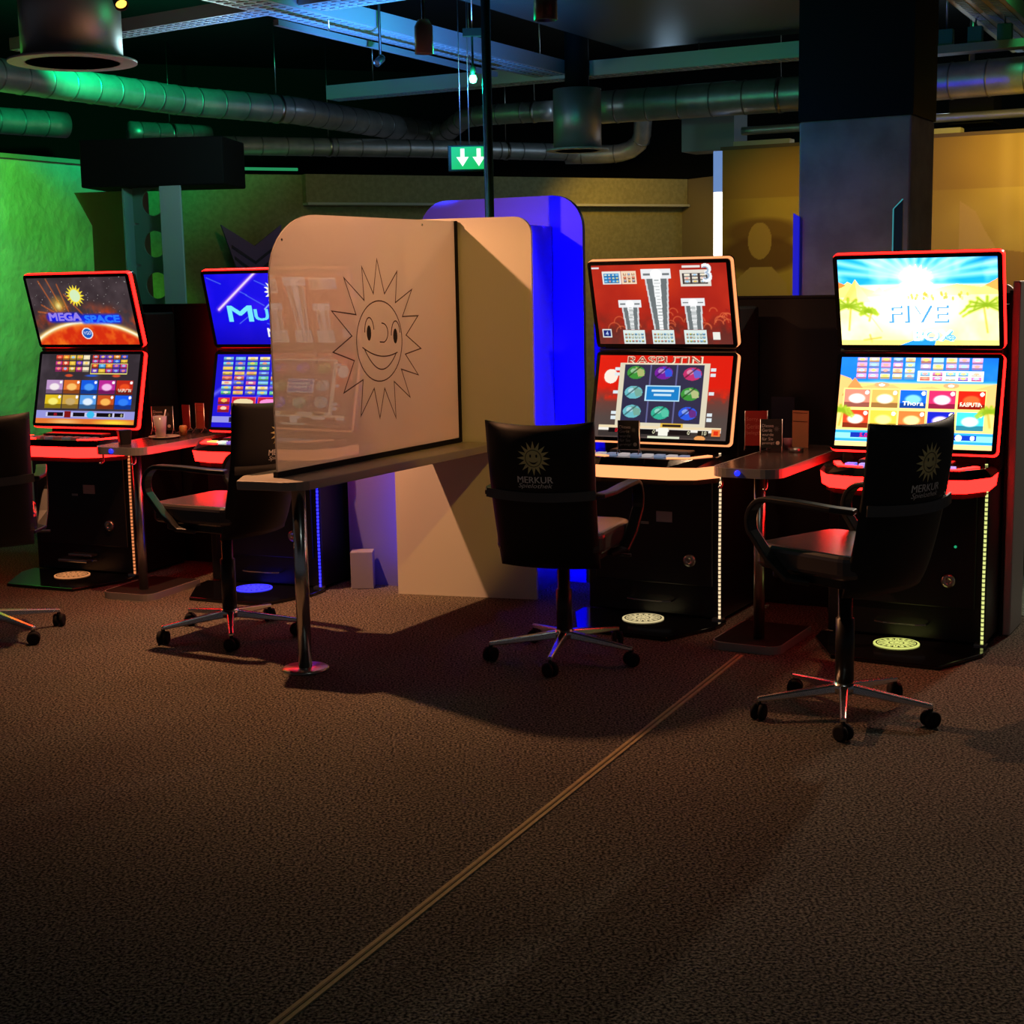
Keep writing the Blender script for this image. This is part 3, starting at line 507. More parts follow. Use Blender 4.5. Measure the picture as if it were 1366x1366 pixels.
def machine(label, o, ang, up, low, rim, rims, strip, disc, smat, btn, extra=None, sticker=True, bs=1.55):
    t = thing('gaming_machine', label, 'gaming machine', (o[0], o[1], 0), math.radians(ang), 'dual-screen gaming machines')
    n = t.name; BK = M_['black']
    rm = emat('rim light', rim, rims); bm_ = emat('band light', rim, rims * bs)
    MB().prism([(-0.37, 0.12), (-0.36, 0.0), (-0.20, -0.30), (0.25, -0.31), (0.37, -0.02), (0.37, 0.12)], 0.0, 0.018).build('floor_plate', M_['bezel'], t, bevel=0.004)
    # glowing floor emblem: disc, dark ring, dark gaps between rays, dark hub ring
    dm = emat('floor emblem light', disc[0], disc[1]); eb = MB().lathe([(0.098, 0.0), (0.098, 0.004)], 40, Matrix.Translation((0, 0, 0.018)), False).build('floor_emblem', dm, t)
    k = MB(); z = 0.0226
    def ringf(r0, r1, nn=40): k.add([(r * math.cos(2 * PI * i / nn), r * math.sin(2 * PI * i / nn), z) for r in (r0, r1) for i in range(nn)], [(i, (i + 1) % nn, nn + (i + 1) % nn, nn + i) for i in range(nn)])
    ringf(0.082, 0.088); ringf(0.029, 0.034)
    for i in range(16):
        a = 2 * PI * i / 16; k.add([(0.05 * math.cos(a), 0.05 * math.sin(a), z), (0.079 * math.cos(a + .09), 0.079 * math.sin(a + .09), z), (0.079 * math.cos(a - .09), 0.079 * math.sin(a - .09), z)], [(0, 1, 2)])
        q = a + PI / 16; k.add([(0.037 * math.cos(q), 0.037 * math.sin(q), z), (0.060 * math.cos(q + .05), 0.060 * math.sin(q + .05), z), (0.060 * math.cos(q - .05), 0.060 * math.sin(q - .05), z)], [(0, 1, 2)])
    for a, b2 in ((-.011, .008), (.011, .008)): k.lathe([(0.004, 0), (0.0, 0.0002)], 8, Matrix.Translation((a, b2, z)))
    k.add([(-.016, -.006, z), (-.008, -.015, z), (.008, -.015, z), (.016, -.006, z), (0, -.011, z)], [(0, 1, 4), (1, 2, 4), (2, 3, 4)])
    k.build('sunburst_print', M_['inkblack'], eb)
    MB().box(-0.345, 0.345, 0.13, 0.60, 0.018, 0.75).build('cabinet', BK, t, bevel=0.008)
    d = MB().box(-0.30, 0.30, 0.115, 0.13, 0.17, 0.70).build('service_door', mat('door', (0.010, 0.011, 0.015), 0.35), t, bevel=0.004)
    MB().lathe([(0.030, 0), (0.030, 0.012), (0.022, 0.016), (0.010, 0.016), (0.010, 0.010)], 20, Matrix.Translation((0.19, 0.115, 0.29)) @ Matrix.Rotation(PI / 2, 4, 'X')).build('lock', M_['steel'], d)
    if not sticker: MB().lathe([(0.006, 0), (0.006, 0.003), (0.0, 0.005)], 10, Matrix.Translation((0.215, 0.115, 0.44)) @ Matrix.Rotation(PI / 2, 4, 'X')).build('status_light', emat('green status light', (0.02, 0.6, 0.25), 0.6), d)
    if sticker: MB().box(0.02, 0.10, 0.1135, 0.115, 0.465, 0.515).build('sticker', mat('sticker paper', (0.45, 0.45, 0.47), 0.5), d)
    MB().box(-0.06, -0.02, 0.113, 0.115, 0.45, 0.462).build('type_plate', mat('silver plate', (0.4, 0.4, 0.4), 0.4, 0.6), d)
    MB().ribbon([(-0.125, 0.125, 0.092), (-0.12, 0.09, 0.09), (-0.08, 0.078, 0.09), (0.06, 0.078, 0.09), (0.10, 0.095, 0.09), (0.105, 0.125, 0.092)], (0, 0, 1), 0.006, 0.006).build('foot_rail', M_['chrome'], t)
    if extra == 'tray':
        cp = MB().box(-0.12, 0.08, 0.03, 0.118, 0.085, 0.10).build('payout_tray', M_['steel'], t, bevel=0.004); MB().box(-0.07, 0.09, 0.06, 0.118, 0.115, 0.128).build('tray_lid', M_['steel'], cp, bevel=0.003)
    for sx in (1,): MB().tube([(sx * 0.335, 0.122, 0.02), (sx * 0.335, 0.12, 0.3), (sx * 0.337, 0.12, 0.55), (sx * 0.337, 0.125, 0.70), (sx * 0.33, 0.135, 0.80)], 0.006, 8).build('light_strip', strip, t); MB().box(sx * 0.335 - 0.03, sx * 0.335 + 0.02, 0.10, 0.14, 0.018, 0.026).build('strip_foot', M_['steel'], t)
    # button deck with light band
    pts = lambda e, y: [(-0.36 + e, 0.26), (-0.37 + e, 0.06), (-0.30 + e, -0.07 + y), (-0.17, -0.115 + y), (0.17, -0.115 + y), (0.30 - e, -0.07 + y), (0.37 - e, 0.06), (0.36 - e, 0.26)]
    MB().prism(pts(0.03, 0.03), 0.670, 0.698).build('deck_base', M_['blackmatt'], t)
    MB().prism(pts(0.012, 0.012), 0.695, 0.754, taper=pts(0.004, 0.002)).build('light_band', bm_, t)
    dk = MB().prism(pts(0, 0), 0.752, 0.788, taper=pts(0.03, 0.035)).build('button_deck', M_['bezel'], t, bevel=0.004)
    MB().ribbon([(-0.30, 0.09, 0.7905), (-0.25, -0.035, 0.7905), (-0.15, -0.065, 0.7905)], (0, 0, 1), 0.006, 0.03).build('deck_light', bm_, dk)
    MB().ribbon([(0.30, 0.09, 0.7905), (0.25, -0.035, 0.7905), (0.15, -0.065, 0.7905)], (0, 0, 1), 0.006, 0.03).build('deck_light', bm_, dk)
    for i in range(8):
        x = -0.21 + i * 0.06; MB().prism(rrect(x - 0.022, x + 0.022, -0.03, 0.022, 0.008, 3), 0.788, 0.798).build('button', btn[i % len(btn)], dk)
    MB().box(-0.20, 0.20, 0.07, 0.16, 0.788, 0.806).build('card_shelf', M_['plastic'], dk, bevel=0.006)
    # neck and housings
    MB().box(-0.35, 0.35, 0.33, 0.60, 0.75, 1.46).build('housing', M_['blackmatt'], t, bevel=0.01)
    def disp(pb, pt, name, pic):
        pb = Vector(pb); pt = Vector(pt); L = (pt - pb).length; M = plane_M(pb, (1, 0, 0), pt - pb)
        fr = MB().prism(rrect(-0.360, 0.360, 0.006, L - 0.006, 0.018), -0.05, 0.006, M).build(name, M_['bezel'], t)
        tb, bb = (0.0045, 0.0) if name == 'upper_display' else (0.0, 0.0055)
        q = MB(); o_ = rrect(-0.361, 0.3660, 0.006 - bb, L - 0.006 + tb, 0.022); i_ = rrect(-0.3595, 0.3595, 0.0065, L - 0.0065, 0.018); nn = len(o_)
        vs = [M @ Vector((x, y, zz)) for zz in (-0.024, -0.002) for x, y in o_] + [M @ Vector((x, y, zz)) for zz in (-0.024, -0.002) for x, y in i_]
        fs = []
        for i in range(nn): j = (i + 1) % nn; fs += [(i, j, nn + j, nn + i), (nn + i, nn + j, 3 * nn + j, 3 * nn + i), (2 * nn + i, 2 * nn + j, 3 * nn + j, 3 * nn + i), (i, j, 2 * nn + j, 2 * nn + i)]
        q.add(vs, fs).build('rim_light', rm, fr)
        M2 = plane_M(pb + (pt - pb).normalized() * 0.024 + M.to_3x3() @ Vector((0, 0, 0.0075)), (1, 0, 0), pt - pb); pic.mesh('screen', M2, 0.68, L - 0.048, smat, fr)
        MB().prism(rrect(-0.33, 0.33, 0.03, L - 0.03, 0.02), -0.10, -0.05, M).build('rear_cover', M_['blackmatt'], fr)
    disp((0, 0.29, 1.270), (0, 0.18, 1.690), 'upper_display', up); disp((0, 0.18, 0.826), (0, 0.29, 1.258), 'lower_display', low)
    MB().cyl((-0.35, 0.30, 1.264), (0.35, 0.30, 1.264), 0.012, 10).build('hinge_bar', M_['black'], t)
    MB().box(-0.30, 0.30, 0.27, 0.34, 0.75, 0.86).build('screen_neck', M_['blackmatt'], t)
    return t
bl = [emat('blue button', (0.05, 0.12, 1.0), 1.6), emat('pale blue button', (0.25, 0.35, 1.0), 1.0)]
wh = [emat('pale button', (0.75, 0.66, 0.66), 0.55), emat('dim blue button', (0.35, 0.45, 0.7), 0.4)]
mixb = [emat('yellow button', (1.0, 0.7, 0.12), 1.3), emat('white button', (0.8, 0.95, 0.8), 1.0), emat('violet button', (0.3, 0.2, 0.9), 0.8)]
dimb = [emat('faintly glowing grey button', (0.5, 0.42, 0.42), 0.12), emat('dim red button', (0.6, 0.15, 0.12), 0.15)]  # both button colours come from a weak emission
machine('gaming machine with the red planet screen below a yellow sun, beside the green wall', (-2.470, 8.255), -23, mega_up(), mega_low(), RED, 9.0, dotted('orange strip', (1.0, 0.30, 0.10), 0.75), ((1.0, 0.36, 0.12), 0.62), M_['screen'], dimb, 'tray')
machine('gaming machine with the deep blue screen, half hidden by the sun divider', (-1.375, 7.79), -23, multi_up(), multi_low(), RED, 9.0, dotted('blue strip', (0.02, 0.02, 1.0), 2.6), ((0.03, 0.03, 1.0), 2.2), M_['screen'], mixb)
machine('gaming machine with red screens, three pale columns and a gem grid', (0.608, 6.902), -29, monk_up(), monk_low(), PEACH, 1.35, dotted('warm white strip', (1.0, 0.72, 0.42), 0.95), ((1.0, 0.80, 0.40), 0.68), M_['screen'], wh, bs=1.2)
machine('gaming machine with bright desert and blue sky screens before the concrete column', (1.652, 6.32), -29, five_up(), five_low(), RED, 9.0, dotted('yellow green strip', (0.85, 0.90, 0.28), 0.85), ((0.85, 0.90, 0.22), 0.85), M_['screen_bright'], bl, sticker=False)

# ------------------------------------------------------------------ swivel chairs
def sunburst(cx, cy, r0, r1, n, ph=0.0):
    return [(cx + (r1 if i % 2 == 0 else r0) * math.cos(ph + PI / 2 + PI * i / n), cy + (r1 if i % 2 == 0 else r0) * math.sin(ph + PI / 2 + PI * i / n)) for i in range(2 * n)]
def chair_parts(t, base_ph):
    # local: x right, y forward (the way the sitter faces), z up, seat top at 0.58
    def back(u, v, off):   # surface of the backrest, off > 0 to the rear
        z = 0.43 + 0.60 * v + 0.014 * u * u * v; hw = 0.215 + 0.018 * v
        y = -0.215 - 0.115 * v + 0.055 * u * u - 0.02 * math.sin(PI * v)
        return Vector((hw * u, y - off, z))
    N = 22; q = MB(); V = []
    for sgn in (1, -1):
        for j in range(N + 1):
            for i in range(N + 1):
                u = -1 + 2 * i / N; v = j / N; th = 0.006 + 0.026 * (1 - abs(u) ** 8) * (1 - abs(2 * v - 1) ** 8)
                V.append(back(u, v, sgn * th))
    K = (N + 1) ** 2; fs = []
    for s_ in (0, 1):
        for j in range(N):
            for i in range(N): a = s_ * K + j * (N + 1) + i; fs.append((a, a + 1, a + N + 2, a + N + 1))
    ed = [i for i in range(N + 1)] + [j * (N + 1) + N for j in range(1, N + 1)] + [N * (N + 1) + i for i in range(N - 1, -1, -1)] + [j * (N + 1) for j in range(N - 1, 0, -1)]
    for a, b2 in zip(ed, ed[1:] + ed[:1]): fs.append((a, b2, K + b2, K + a))
    bk = q.add(V, fs, True).build('backrest', M_['leather'], t)
    # print on the rear
    def onback(x, z, off=0.0335):
        v = (z - 0.43) / 0.60; u = x / (0.215 + 0.018 * v); return back(u, v, off)
    def dec(name, pts, mt, tris=None, off=0.0335):
        k = MB(); P = [onback(x, z, off) for x, z in pts]
        if tris is None: tris = [(0, i, i % (len(pts) - 1) + 1) for i in range(1, len(pts))]
        k.add(P, [tuple(int(j) for j in tr) for tr in tris]).build(name, mt, bk)
    zc = 0.90
    dec('sun_emblem', [(0, zc)] + sunburst(0, zc, 0.040, 0.071, 16), M_['gold'])
    dec('emblem_face_ring', *((lambda n: ([(r * math.cos(2 * PI * i / n), zc + r * math.sin(2 * PI * i / n)) for r in (0.033, 0.0355) for i in range(n)], M_['inkblack'], [(i, (i + 1) % n, n + (i + 1) % n) for i in range(n)] + [(i, n + (i + 1) % n, n + i) for i in range(n)]))(28)), off=0.0342)
    for ex in (-0.012, 0.014): dec('emblem_eye', [(ex, zc + 0.010)] + [(ex + 0.004 * math.cos(a), zc + 0.010 + 0.007 * math.sin(a)) for a in np.linspace(0, 2 * PI, 9)[:-1]], M_['inkblack'], off=0.0342)
    mo = [(x, zc - 0.010 - 0.014 * (1 - (x / 0.02) ** 2)) for x in np.linspace(-0.02, 0.02, 9)]; mi = [(x, zc - 0.010 - 0.007 * (1 - (x / 0.02) ** 2)) for x in np.linspace(-0.02, 0.02, 9)]
    dec('emblem_mouth', mo + mi, M_['inkblack'], [(i, i + 1, 10 + i) for i in range(8)] + [(i, 10 + i, 9 + i) for i in range(8)], off=0.0342)
    P, T = fit_text('MERKUR', 0, 0.812, 0.026, width=0.150); dec('lettering', [tuple(p) for p in P] + [(p[0] + 0.0016, p[1]) for p in P], M_['print'], list(T) + list(T + len(P)))
    P, T = fit_text('Spielothek', 0, 0.785, 0.024, width=0.145, shear=0.3); dec('lettering', [tuple(p) for p in P], M_['print'], T)
    # steel band across the back and loop arms
    v0 = (0.74 - 0.43) / 0.60
    MB().ribbon([back(u, v0, 0.037) for u in np.linspace(-1.04, 1.04, 17)], (0, 0, 1), 0.038, 0.008).build('back_band', mat('satin band', (0.16, 0.155, 0.15), 0.3, 0.8), t)
    for sx in (-1, 1):
        pth = [(sx * 0.235, -0.225, 0.740), (sx * 0.262, -0.15, 0.745), (sx * 0.268, 0.0, 0.752)] + [(sx * 0.268, 0.135 + 0.085 * math.sin(a), 0.667 + 0.085 * math.cos(a)) for a in np.linspace(0, 2.05, 9)] + [(sx * 0.262, 0.13, 0.535), (sx * 0.25, 0.06, 0.475), (sx * 0.20, 0.0, 0.462)]
        MB().ribbon(pth, (1, 0, 0), 0.05, 0.02).build('armrest', M_['plastic'], t, bevel=0.005)
    st = MB().prism(rrect(-0.235, 0.235, -0.22, 0.255, 0.07, 5), 0.49, 0.58).build('seat', M_['seat'], t, bevel=0.022, seg=3)
    MB().prism(rrect(-0.20, 0.20, -0.19, 0.2, 0.05, 4), 0.455, 0.492).build('seat_pan', M_['plastic'], t, bevel=0.006)
    MB().cyl((0.13, 0.02, 0.462), (0.29, 0.03, 0.455), 0.006, 8).build('lever', M_['plastic'], t)
    MB().lathe([(0.034, 0.12), (0.034, 0.30), (0.026, 0.302), (0.026, 0.46)], 20).build('gas_column', M_['plastic'], t)
    MB().lathe([(0.030, 0.085), (0.045, 0.09), (0.045, 0.115), (0.036, 0.128)], 20).build('hub', M_['chrome'], t)
    for i in range(5):
        a = base_ph + i * 2 * PI / 5; c_, s_ = math.cos(a), math.sin(a); R = Matrix.Rotation(a, 4, 'Z')
        lg = MB().add([R @ Vector(p) for p in [(0.03, -0.020, 0.088), (0.03, 0.020, 0.088), (0.03, 0.016, 0.122), (0.03, -0.016, 0.122), (0.325, -0.012, 0.066), (0.325, 0.012, 0.066), (0.325, 0.010, 0.084), (0.325, -0.010, 0.084)]], [(0, 1, 2, 3), (4, 7, 6, 5), (0, 4, 5, 1), (1, 5, 6, 2), (2, 6, 7, 3), (3, 7, 4, 0)]).build('base_leg', M_['chrome'], t, bevel=0.005)
        w_ = MB(); cx, cy = 0.318 * c_, 0.318 * s_; b_ = a + 0.9
        for sd in (-1, 1):
            ox = Vector((-math.sin(b_), math.cos(b_), 0)) * 0.015 * sd
            Mw = Matrix.Translation(Vector((cx, cy, 0.03)) + ox) @ Matrix.Rotation(b_, 4, 'Z') @ Matrix.Rotation(PI / 2, 4, 'X')
            w_.lathe([(0.022, -0.010), (0.030, -0.007), (0.030, 0.007), (0.022, 0.010)], 18, Mw)
        w_.cyl((cx, cy, 0.03), (cx, cy, 0.072), 0.009, 10); w_.build('caster', M_['blackmatt'], lg)
def chair(label, o, heading, base_ph, lift=0.0):
    t = thing('swivel_chair', label, 'chair', (o[0], o[1], 0), 0, 'black swivel armchairs at the machines')
    h = math.atan2(heading[1], heading[0]) - PI / 2; t.rotation_euler = (0, 0, h)
    chair_parts(t, math.radians(base_ph) - h)
    if lift:
        for ch in t.children:
            k = ch.name.split('.')[0]
            if k in ('backrest', 'seat', 'seat_pan', 'armrest', 'back_band', 'lever'): ch.location.z += lift
            if k == 'gas_column':
                for v in ch.data.vertices:
                    if v.co.z > 0.25: v.co.z += lift
    return t
chair('black swivel chair cut by the left edge, before the red planet machine', (-2.45, 6.88), (-0.30, 0.95), 35, 0.02)
chair('black swivel chair behind the divider table, turned to the side', (-1.315, 6.80), (-0.86, 0.51), -79, 0.06)
chair('black swivel chair seen from behind, before the gem-grid machine', (0.215, 6.26), (0.36, 0.93), -103, 0.0)
chair('black swivel chair turned aside before the bright desert-screen machine', (1.205, 5.33), (-0.62, 0.78), -103, 0.065)
# ------------------------------------------------------------------ partitions, end panel, side tables
def frame_at(o, ang): return Matrix.Translation((o[0], o[1], 0)) @ Matrix.Rotation(math.radians(ang), 4, 'Z')
F1 = frame_at((-2.470, 8.255), -23); F3 = frame_at((0.608, 6.902), -29); F4 = frame_at((1.652, 6.32), -29)
def place(o, M): o.matrix_world = M; return o
def partition(label, M, x0, x1):
    t = thing('partition_screen', label, 'partition'); place(t, M)
    for a in range(3): xa = x0 + (x1 - x0) * a / 3; MB().box(xa + 0.002, xa + (x1 - x0) / 3 - 0.002, 0.655, 0.69, 0.0, 1.495).build('panel', M_['black'], t, bevel=0.003)
    MB().box(x0, x1, 0.65, 0.695, 1.495, 1.507).build('top_rail', M_['black'], t)
partition('black partition behind the red planet and deep blue machines', F1, -0.30, 1.52)
partition('black partition behind the gem-grid and desert-screen machines', F3, -0.56, 1.535)
o = MB().prism(rrect(0.72, 1.50, 0, 1.545, 0.05, 5, (0, 0, 1, 1)), 0.0, 0.03, Matrix.Translation((0, 0.80, 0)) @ Matrix.Rotation(PI / 2, 4, 'X')).build('rear_board', M_['grey']); place(o, F3)
tag(o, 'grey board with rounded top corner rising behind the black partition', 'board')
t = thing('end_panel', 'tall narrow pale grey end panel right of the desert-screen machine', 'panel'); place(t, F4)
MB().box(0.362, 0.395, 0.42, 0.70, 0, 1.56).build('board', mat('pale grey board', (0.5, 0.48, 0.45), 0.5), t, bevel=0.006); MB().box(0.353, 0.361, 0.40, 0.72, 0, 1.52).build('inner_lining', M_['blackmatt'], t)
def side_table(label, o, ang):
    t = thing('side_table', label, 'table', (o[0], o[1], 0), math.radians(ang), 'narrow side tables between the machines')
    poly = rrect(-0.125, 0.175, -0.345, 0.64, 0.075, 6, (1, 1, 0, 0))
    tp = MB().prism(poly, 0.757, 0.796).build('table_top', mat('dark table laminate', (0.045, 0.03, 0.028), 0.25), t)
    q = MB(); pp = rrect(-0.128, 0.178, -0.348, 0.64, 0.077, 6, (1, 1, 0, 0)); n = len(pp); q.ribbon([(x, y, 0.7765) for x, y in pp[-1:] + pp[:-1]], (0, 0, 1), 0.040, 0.006).build('edge_band', M_['rimgrey'], tp)
    MB().lathe([(0.012, 0), (0.012, 0.006), (0.008, 0.009), (0.0, 0.010)], 14, Matrix.Translation((0.0, -0.351, 0.777)) @ Matrix.Rotation(PI / 2, 4, 'X')).build('call_light', emat('blue call light', (0.01, 0.02, 1.0), 2.2), tp)
    for x in (-0.085, 0.115): MB().tube([(x, -0.31, 0.757), (x, -0.31, 0.715), (x, -0.325, 0.708), (x, -0.345, 0.712)], 0.005, 8).build('bag_hook', M_['steel'], tp)
    MB().lathe([(0.024, 0.03), (0.024, 0.757)], 20, Matrix.Translation((0.052, -0.215, 0))).build('post', M_['steel'], t)
    bpt = rrect(-0.125, 0.185, -0.35, 0.10, 0.06, 5, (1, 1, 0, 0)); bs = MB().prism(bpt, 0.0, 0.034).build('base_plate', M_['blackmatt'], t)
    MB().ribbon([(x, y, 0.0175) for x, y in bpt[-1:] + bpt[:-1]], (0, 0, 1), 0.035, 0.006).build('base_band', M_['rimgrey'], bs)
side_table('side table holding the pink drink between the left machines', (-1.9105, 7.9715), -23)
side_table('side table with the red card between the right machines', (1.129, 6.613), -29)

# ------------------------------------------------------------------ small things on the tables
ZT = 0.797
def card(name, label, p0, p1, h, col, z=ZT, lines=(), tcol=None, lh=0.018, stand=True, foot=True, top=None):
    """upright notice card standing on two splayed wire feet; p0 -> p1 is its lower edge seen from the front"""
    p0 = Vector((*p0, z)); p1 = Vector((*p1, z)); d = p1 - p0; wd = d.length; M = plane_M((p0 + p1) / 2, d, (0, 0, 1)); M.translation = (0, 0, 0)
    t = thing(name, label, 'card', (p0 + p1) / 2); z0 = 0.022 if foot else 0.001
    cm = mat('card stock', col, 0.45)
    cb = MB().box(-wd / 2, wd / 2, z0, h, -0.002, 0.002, M).build('card_face', cm, t)
    if foot:
        for sx in (-1, 1): MB().tube([M @ Vector((sx * wd / 2, h, 0)), M @ Vector((sx * wd / 2, 0.03, 0)), M @ Vector((sx * wd / 2, 0.003, 0.03))], 0.0025, 6).tube([M @ Vector((sx * wd / 2, 0.03, 0)), M @ Vector((sx * wd / 2, 0.003, -0.03))], 0.0025, 6).build('wire_foot', M_['steel'], t)
    tm = mat('card lettering', tcol or (0.7, 0.7, 0.66), 0.5)
    for i, s in enumerate(lines):
        P, T = fit_text(s, 0, 0, lh); x0 = P[:, 0].min(); sc_ = min(1.0, wd * 0.86 / (P[:, 0].max() - x0))
        me = MB().add([M @ Vector(((x - x0) * sc_ - wd * 0.43, y + h - lh * 1.3 - i * lh * 1.45 - 0.012, 0.0026)) for x, y in P], [tuple(int(k) for k in tr) for tr in T]).build('lettering', tm, cb)
    if top: MB().box(-wd * 0.44, wd * 0.44, h * 0.70, h * 0.715, 0.002, 0.003, M).box(-wd * 0.44, wd * 0.44, h * 0.93, h * 0.945, 0.002, 0.003, M).build('printed_rule', mat('rule', (0.08, 0.03, 0.02), 0.5), cb)
    return t, M, wd, cb
GER = ('Dieses', 'Gerät', 'wurde', 'für Sie', 'gereinigt!')
def black_card(label, p0, p1, z=ZT, h=0.155):
    t, M, wd, cb = card('notice_card', label, p0, p1, h, (0.020, 0.024, 0.020), z, GER, (0.6, 0.6, 0.57), 0.014)
    MB().lathe([(0.009, 0), (0.009, 0.001)], 14, M @ Matrix.Translation((wd * 0.30, 0.045, 0.0022))).build('round_seal', mat('seal print', (0.6, 0.58, 0.5), 0.5), cb)
    MB().prism(sunburst(wd * 0.24, h - 0.045, 0.006, 0.016, 9), 0.002, 0.003, M).build('spray_print', mat('grey print', (0.10, 0.11, 0.10), 0.5), cb)
black_card('black notice card with white lettering on the right side table', (1.150, 6.870), (1.246, 6.850))
black_card('black notice card leaning before the gem-grid screen on the button deck', (0.493, 6.845), (0.588, 6.812), 0.8065, 0.155)
black_card('dark notice card behind the pink drink on the left side table', (-1.985, 8.30), (-1.865, 8.285))
card('red_card', 'red card with pale lettering beside the black notice card', (1.096, 6.98), (1.196, 6.955), 0.185, (0.36, 0.025, 0.020), lines=('Sorry,', 'Gerät ist', 'belegt!'), tcol=(0.62, 0.22, 0.16), lh=0.022)
card('menu_card', 'tan menu card at the back of the right side table', (1.335, 7.07), (1.400, 7.015), 0.175, (0.52, 0.27, 0.13), foot=False, top=True)
card('menu_card', 'reddish-brown menu card nearest the deep blue machine on the left table', (-1.755, 8.36), (-1.700, 8.32), 0.165, (0.22, 0.05, 0.03), top=True)
card('menu_card', 'dark red menu card between the notice card and the brown menu', (-1.835, 8.39), (-1.785, 8.345), 0.155, (0.10, 0.02, 0.022))
card('dark_folder', 'dark blue folder standing behind the cards on the right table', (1.245, 7.135), (1.345, 7.08), 0.235, (0.008, 0.012, 0.03), foot=False)
def lathe_thing(name, label, cat, loc, prof, mt, n=24):
    o = MB().lathe(prof, n).build(name, mt, loc=loc); return tag(o, label, cat)
clear = mat('clear cup plastic', (0.9, 0.8, 0.78), 0.12); clear.node_tree.nodes['Principled BSDF'].inputs['Transmission Weight'].default_value = 0.5
t = thing('drink_cup', 'clear tapered cup of pink drink with a straw on the left table', 'cup', (-1.885, 8.055, ZT + 0.006))
MB().lathe([(0.0, 0.0), (0.026, 0.0), (0.037, 0.115), (0.0355, 0.115), (0.0248, 0.003), (0, 0.003)], 28).build('cup', clear, t)
MB().lathe([(0.0, 0.0045), (0.0240, 0.0045), (0.0340, 0.105), (0.0, 0.105)], 28).build('drink', mat('pink drink', (0.75, 0.30, 0.22), 0.35), t)
MB().tube([(0.012, 0, 0.02), (0.024, 0.0, 0.112), (0.034, 0, 0.15)], 0.0035, 8).build('straw', mat('white straw', (0.85, 0.82, 0.75), 0.4), t)
lathe_thing('saucer', 'shallow pale saucer under the pink drink', 'saucer', (-1.87, 8.075, ZT), [(0.0, 0.0), (0.05, 0.0), (0.085, 0.010), (0.083, 0.012), (0.05, 0.0035), (0.0, 0.0035)], mat('beige ceramic', (0.50, 0.40, 0.28), 0.3), 32)
lathe_thing('sugar_jar', 'small amber jar beside the dark notice card', 'jar', (-1.795, 8.205, ZT), [(0.0, 0.0), (0.020, 0.0), (0.022, 0.045), (0.018, 0.055), (0.0, 0.055)], mat('amber sugar', (0.45, 0.25, 0.08), 0.4), 20)
o = MB().prism(rrect(-0.028, 0.028, -0.028, 0.028, 0.008, 3), 0, 0.075, taper=rrect(-0.034, 0.034, -0.034, 0.034, 0.009, 3)).build('dark_cup', M_['plastic'], loc=(-2.015, 7.80, ZT)); o.rotation_euler = (0, 0, 0.5); tag(o, 'square dark brown cup on the front corner of the left table', 'cup')
lathe_thing('glass_tumbler', 'small violet glass between the black card and tan menu', 'glass', (1.30, 7.00, ZT), [(0.0, 0.0), (0.018, 0.0), (0.022, 0.05), (0.0205, 0.05), (0.017, 0.004), (0.0, 0.004)], mat('violet glass', (0.28, 0.13, 0.17), 0.2), 20)
lathe_thing('steel_dish', 'small round steel dish on the right side table', 'dish', (1.315, 6.875, ZT), [(0.0, 0.0), (0.034, 0.0), (0.036, 0.018), (0.031, 0.018), (0.029, 0.005), (0.0, 0.005)], M_['steel'], 24)

# ------------------------------------------------------------------ divider table, sun panel, tower
EA = Vector((0.494, 0.869, 0)).normalized(); PP = Vector((EA.y, -EA.x, 0)); PN = Vector((-0.986, 6.268, 0))
MT = plane_M(PN, PP, EA)           # x = perp (right), y = along
t = thing('divider_table', 'narrow grey table on a chrome post carrying the sun divider', 'table', (0, 0, 0))
ptl = [(-0.10, -0.145), (0.06, -0.12)] + [(0.085 + 0.115 * math.cos(a), -0.005 + 0.115 * math.sin(a)) for a in np.linspace(-PI / 2, 0, 7)] + [(0.20, 1.53), (-0.185, 1.44), (-0.185, 0.0)]
MB().prism(ptl, 0.762, 0.80, MT).build('table_top', mat('table laminate', (0.33, 0.31, 0.28), 0.35), t, bevel=0.004)
pc = MT @ Vector((0.15, -0.055, 0))
MB().lathe([(0.029, 0.012), (0.029, 0.762)], 28, Matrix.Translation(pc)).build('post', M_['chrome'], t)
MB().lathe([(0.10, 0.0), (0.10, 0.006), (0.092, 0.011), (0.0, 0.012)], 36, Matrix.Translation(pc)).build('floor_disc', M_['steel'], t)
# sun panel
pm = bpy.data.materials.new('frosted acrylic'); pm.use_nodes = True; nt = pm.node_tree; nt.nodes.clear()
out = nt.nodes.new('ShaderNodeOutputMaterial'); df = nt.nodes.new('ShaderNodeBsdfDiffuse'); tr = nt.nodes.new('ShaderNodeBsdfTranslucent'); gl = nt.nodes.new('ShaderNodeBsdfGlossy'); m1 = nt.nodes.new('ShaderNodeMixShader'); m2 = nt.nodes.new('ShaderNodeMixShader'); fr = nt.nodes.new('ShaderNodeFresnel')
df.inputs[0].default_value = (0.88, 0.84, 0.80, 1); tr.inputs[0].default_value = (0.95, 0.93, 0.91, 1); gl.inputs['Roughness'].default_value = 0.0; m1.inputs[0].default_value = 0.68; fr.inputs[0].default_value = 1.75
nt.links.new(df.outputs[0], m1.inputs[1]); nt.links.new(tr.outputs[0], m1.inputs[2]); nt.links.new(fr.outputs[0], m2.inputs[0]); nt.links.new(m1.outputs[0], m2.inputs[1]); nt.links.new(gl.outputs[0], m2.inputs[2]); nt.links.new(m2.outputs[0], out.inputs[0])
t = thing('sun_panel', 'frosted divider panel with a smiling sun line drawing, on the table', 'panel', (0, 0, 0))
MPn = plane_M(PN + Vector((0, 0, 0.0)), EA, (0, 0, 1))     # x = along, y = up, z = perp right
zb, zt_ = 0.822, 1.897
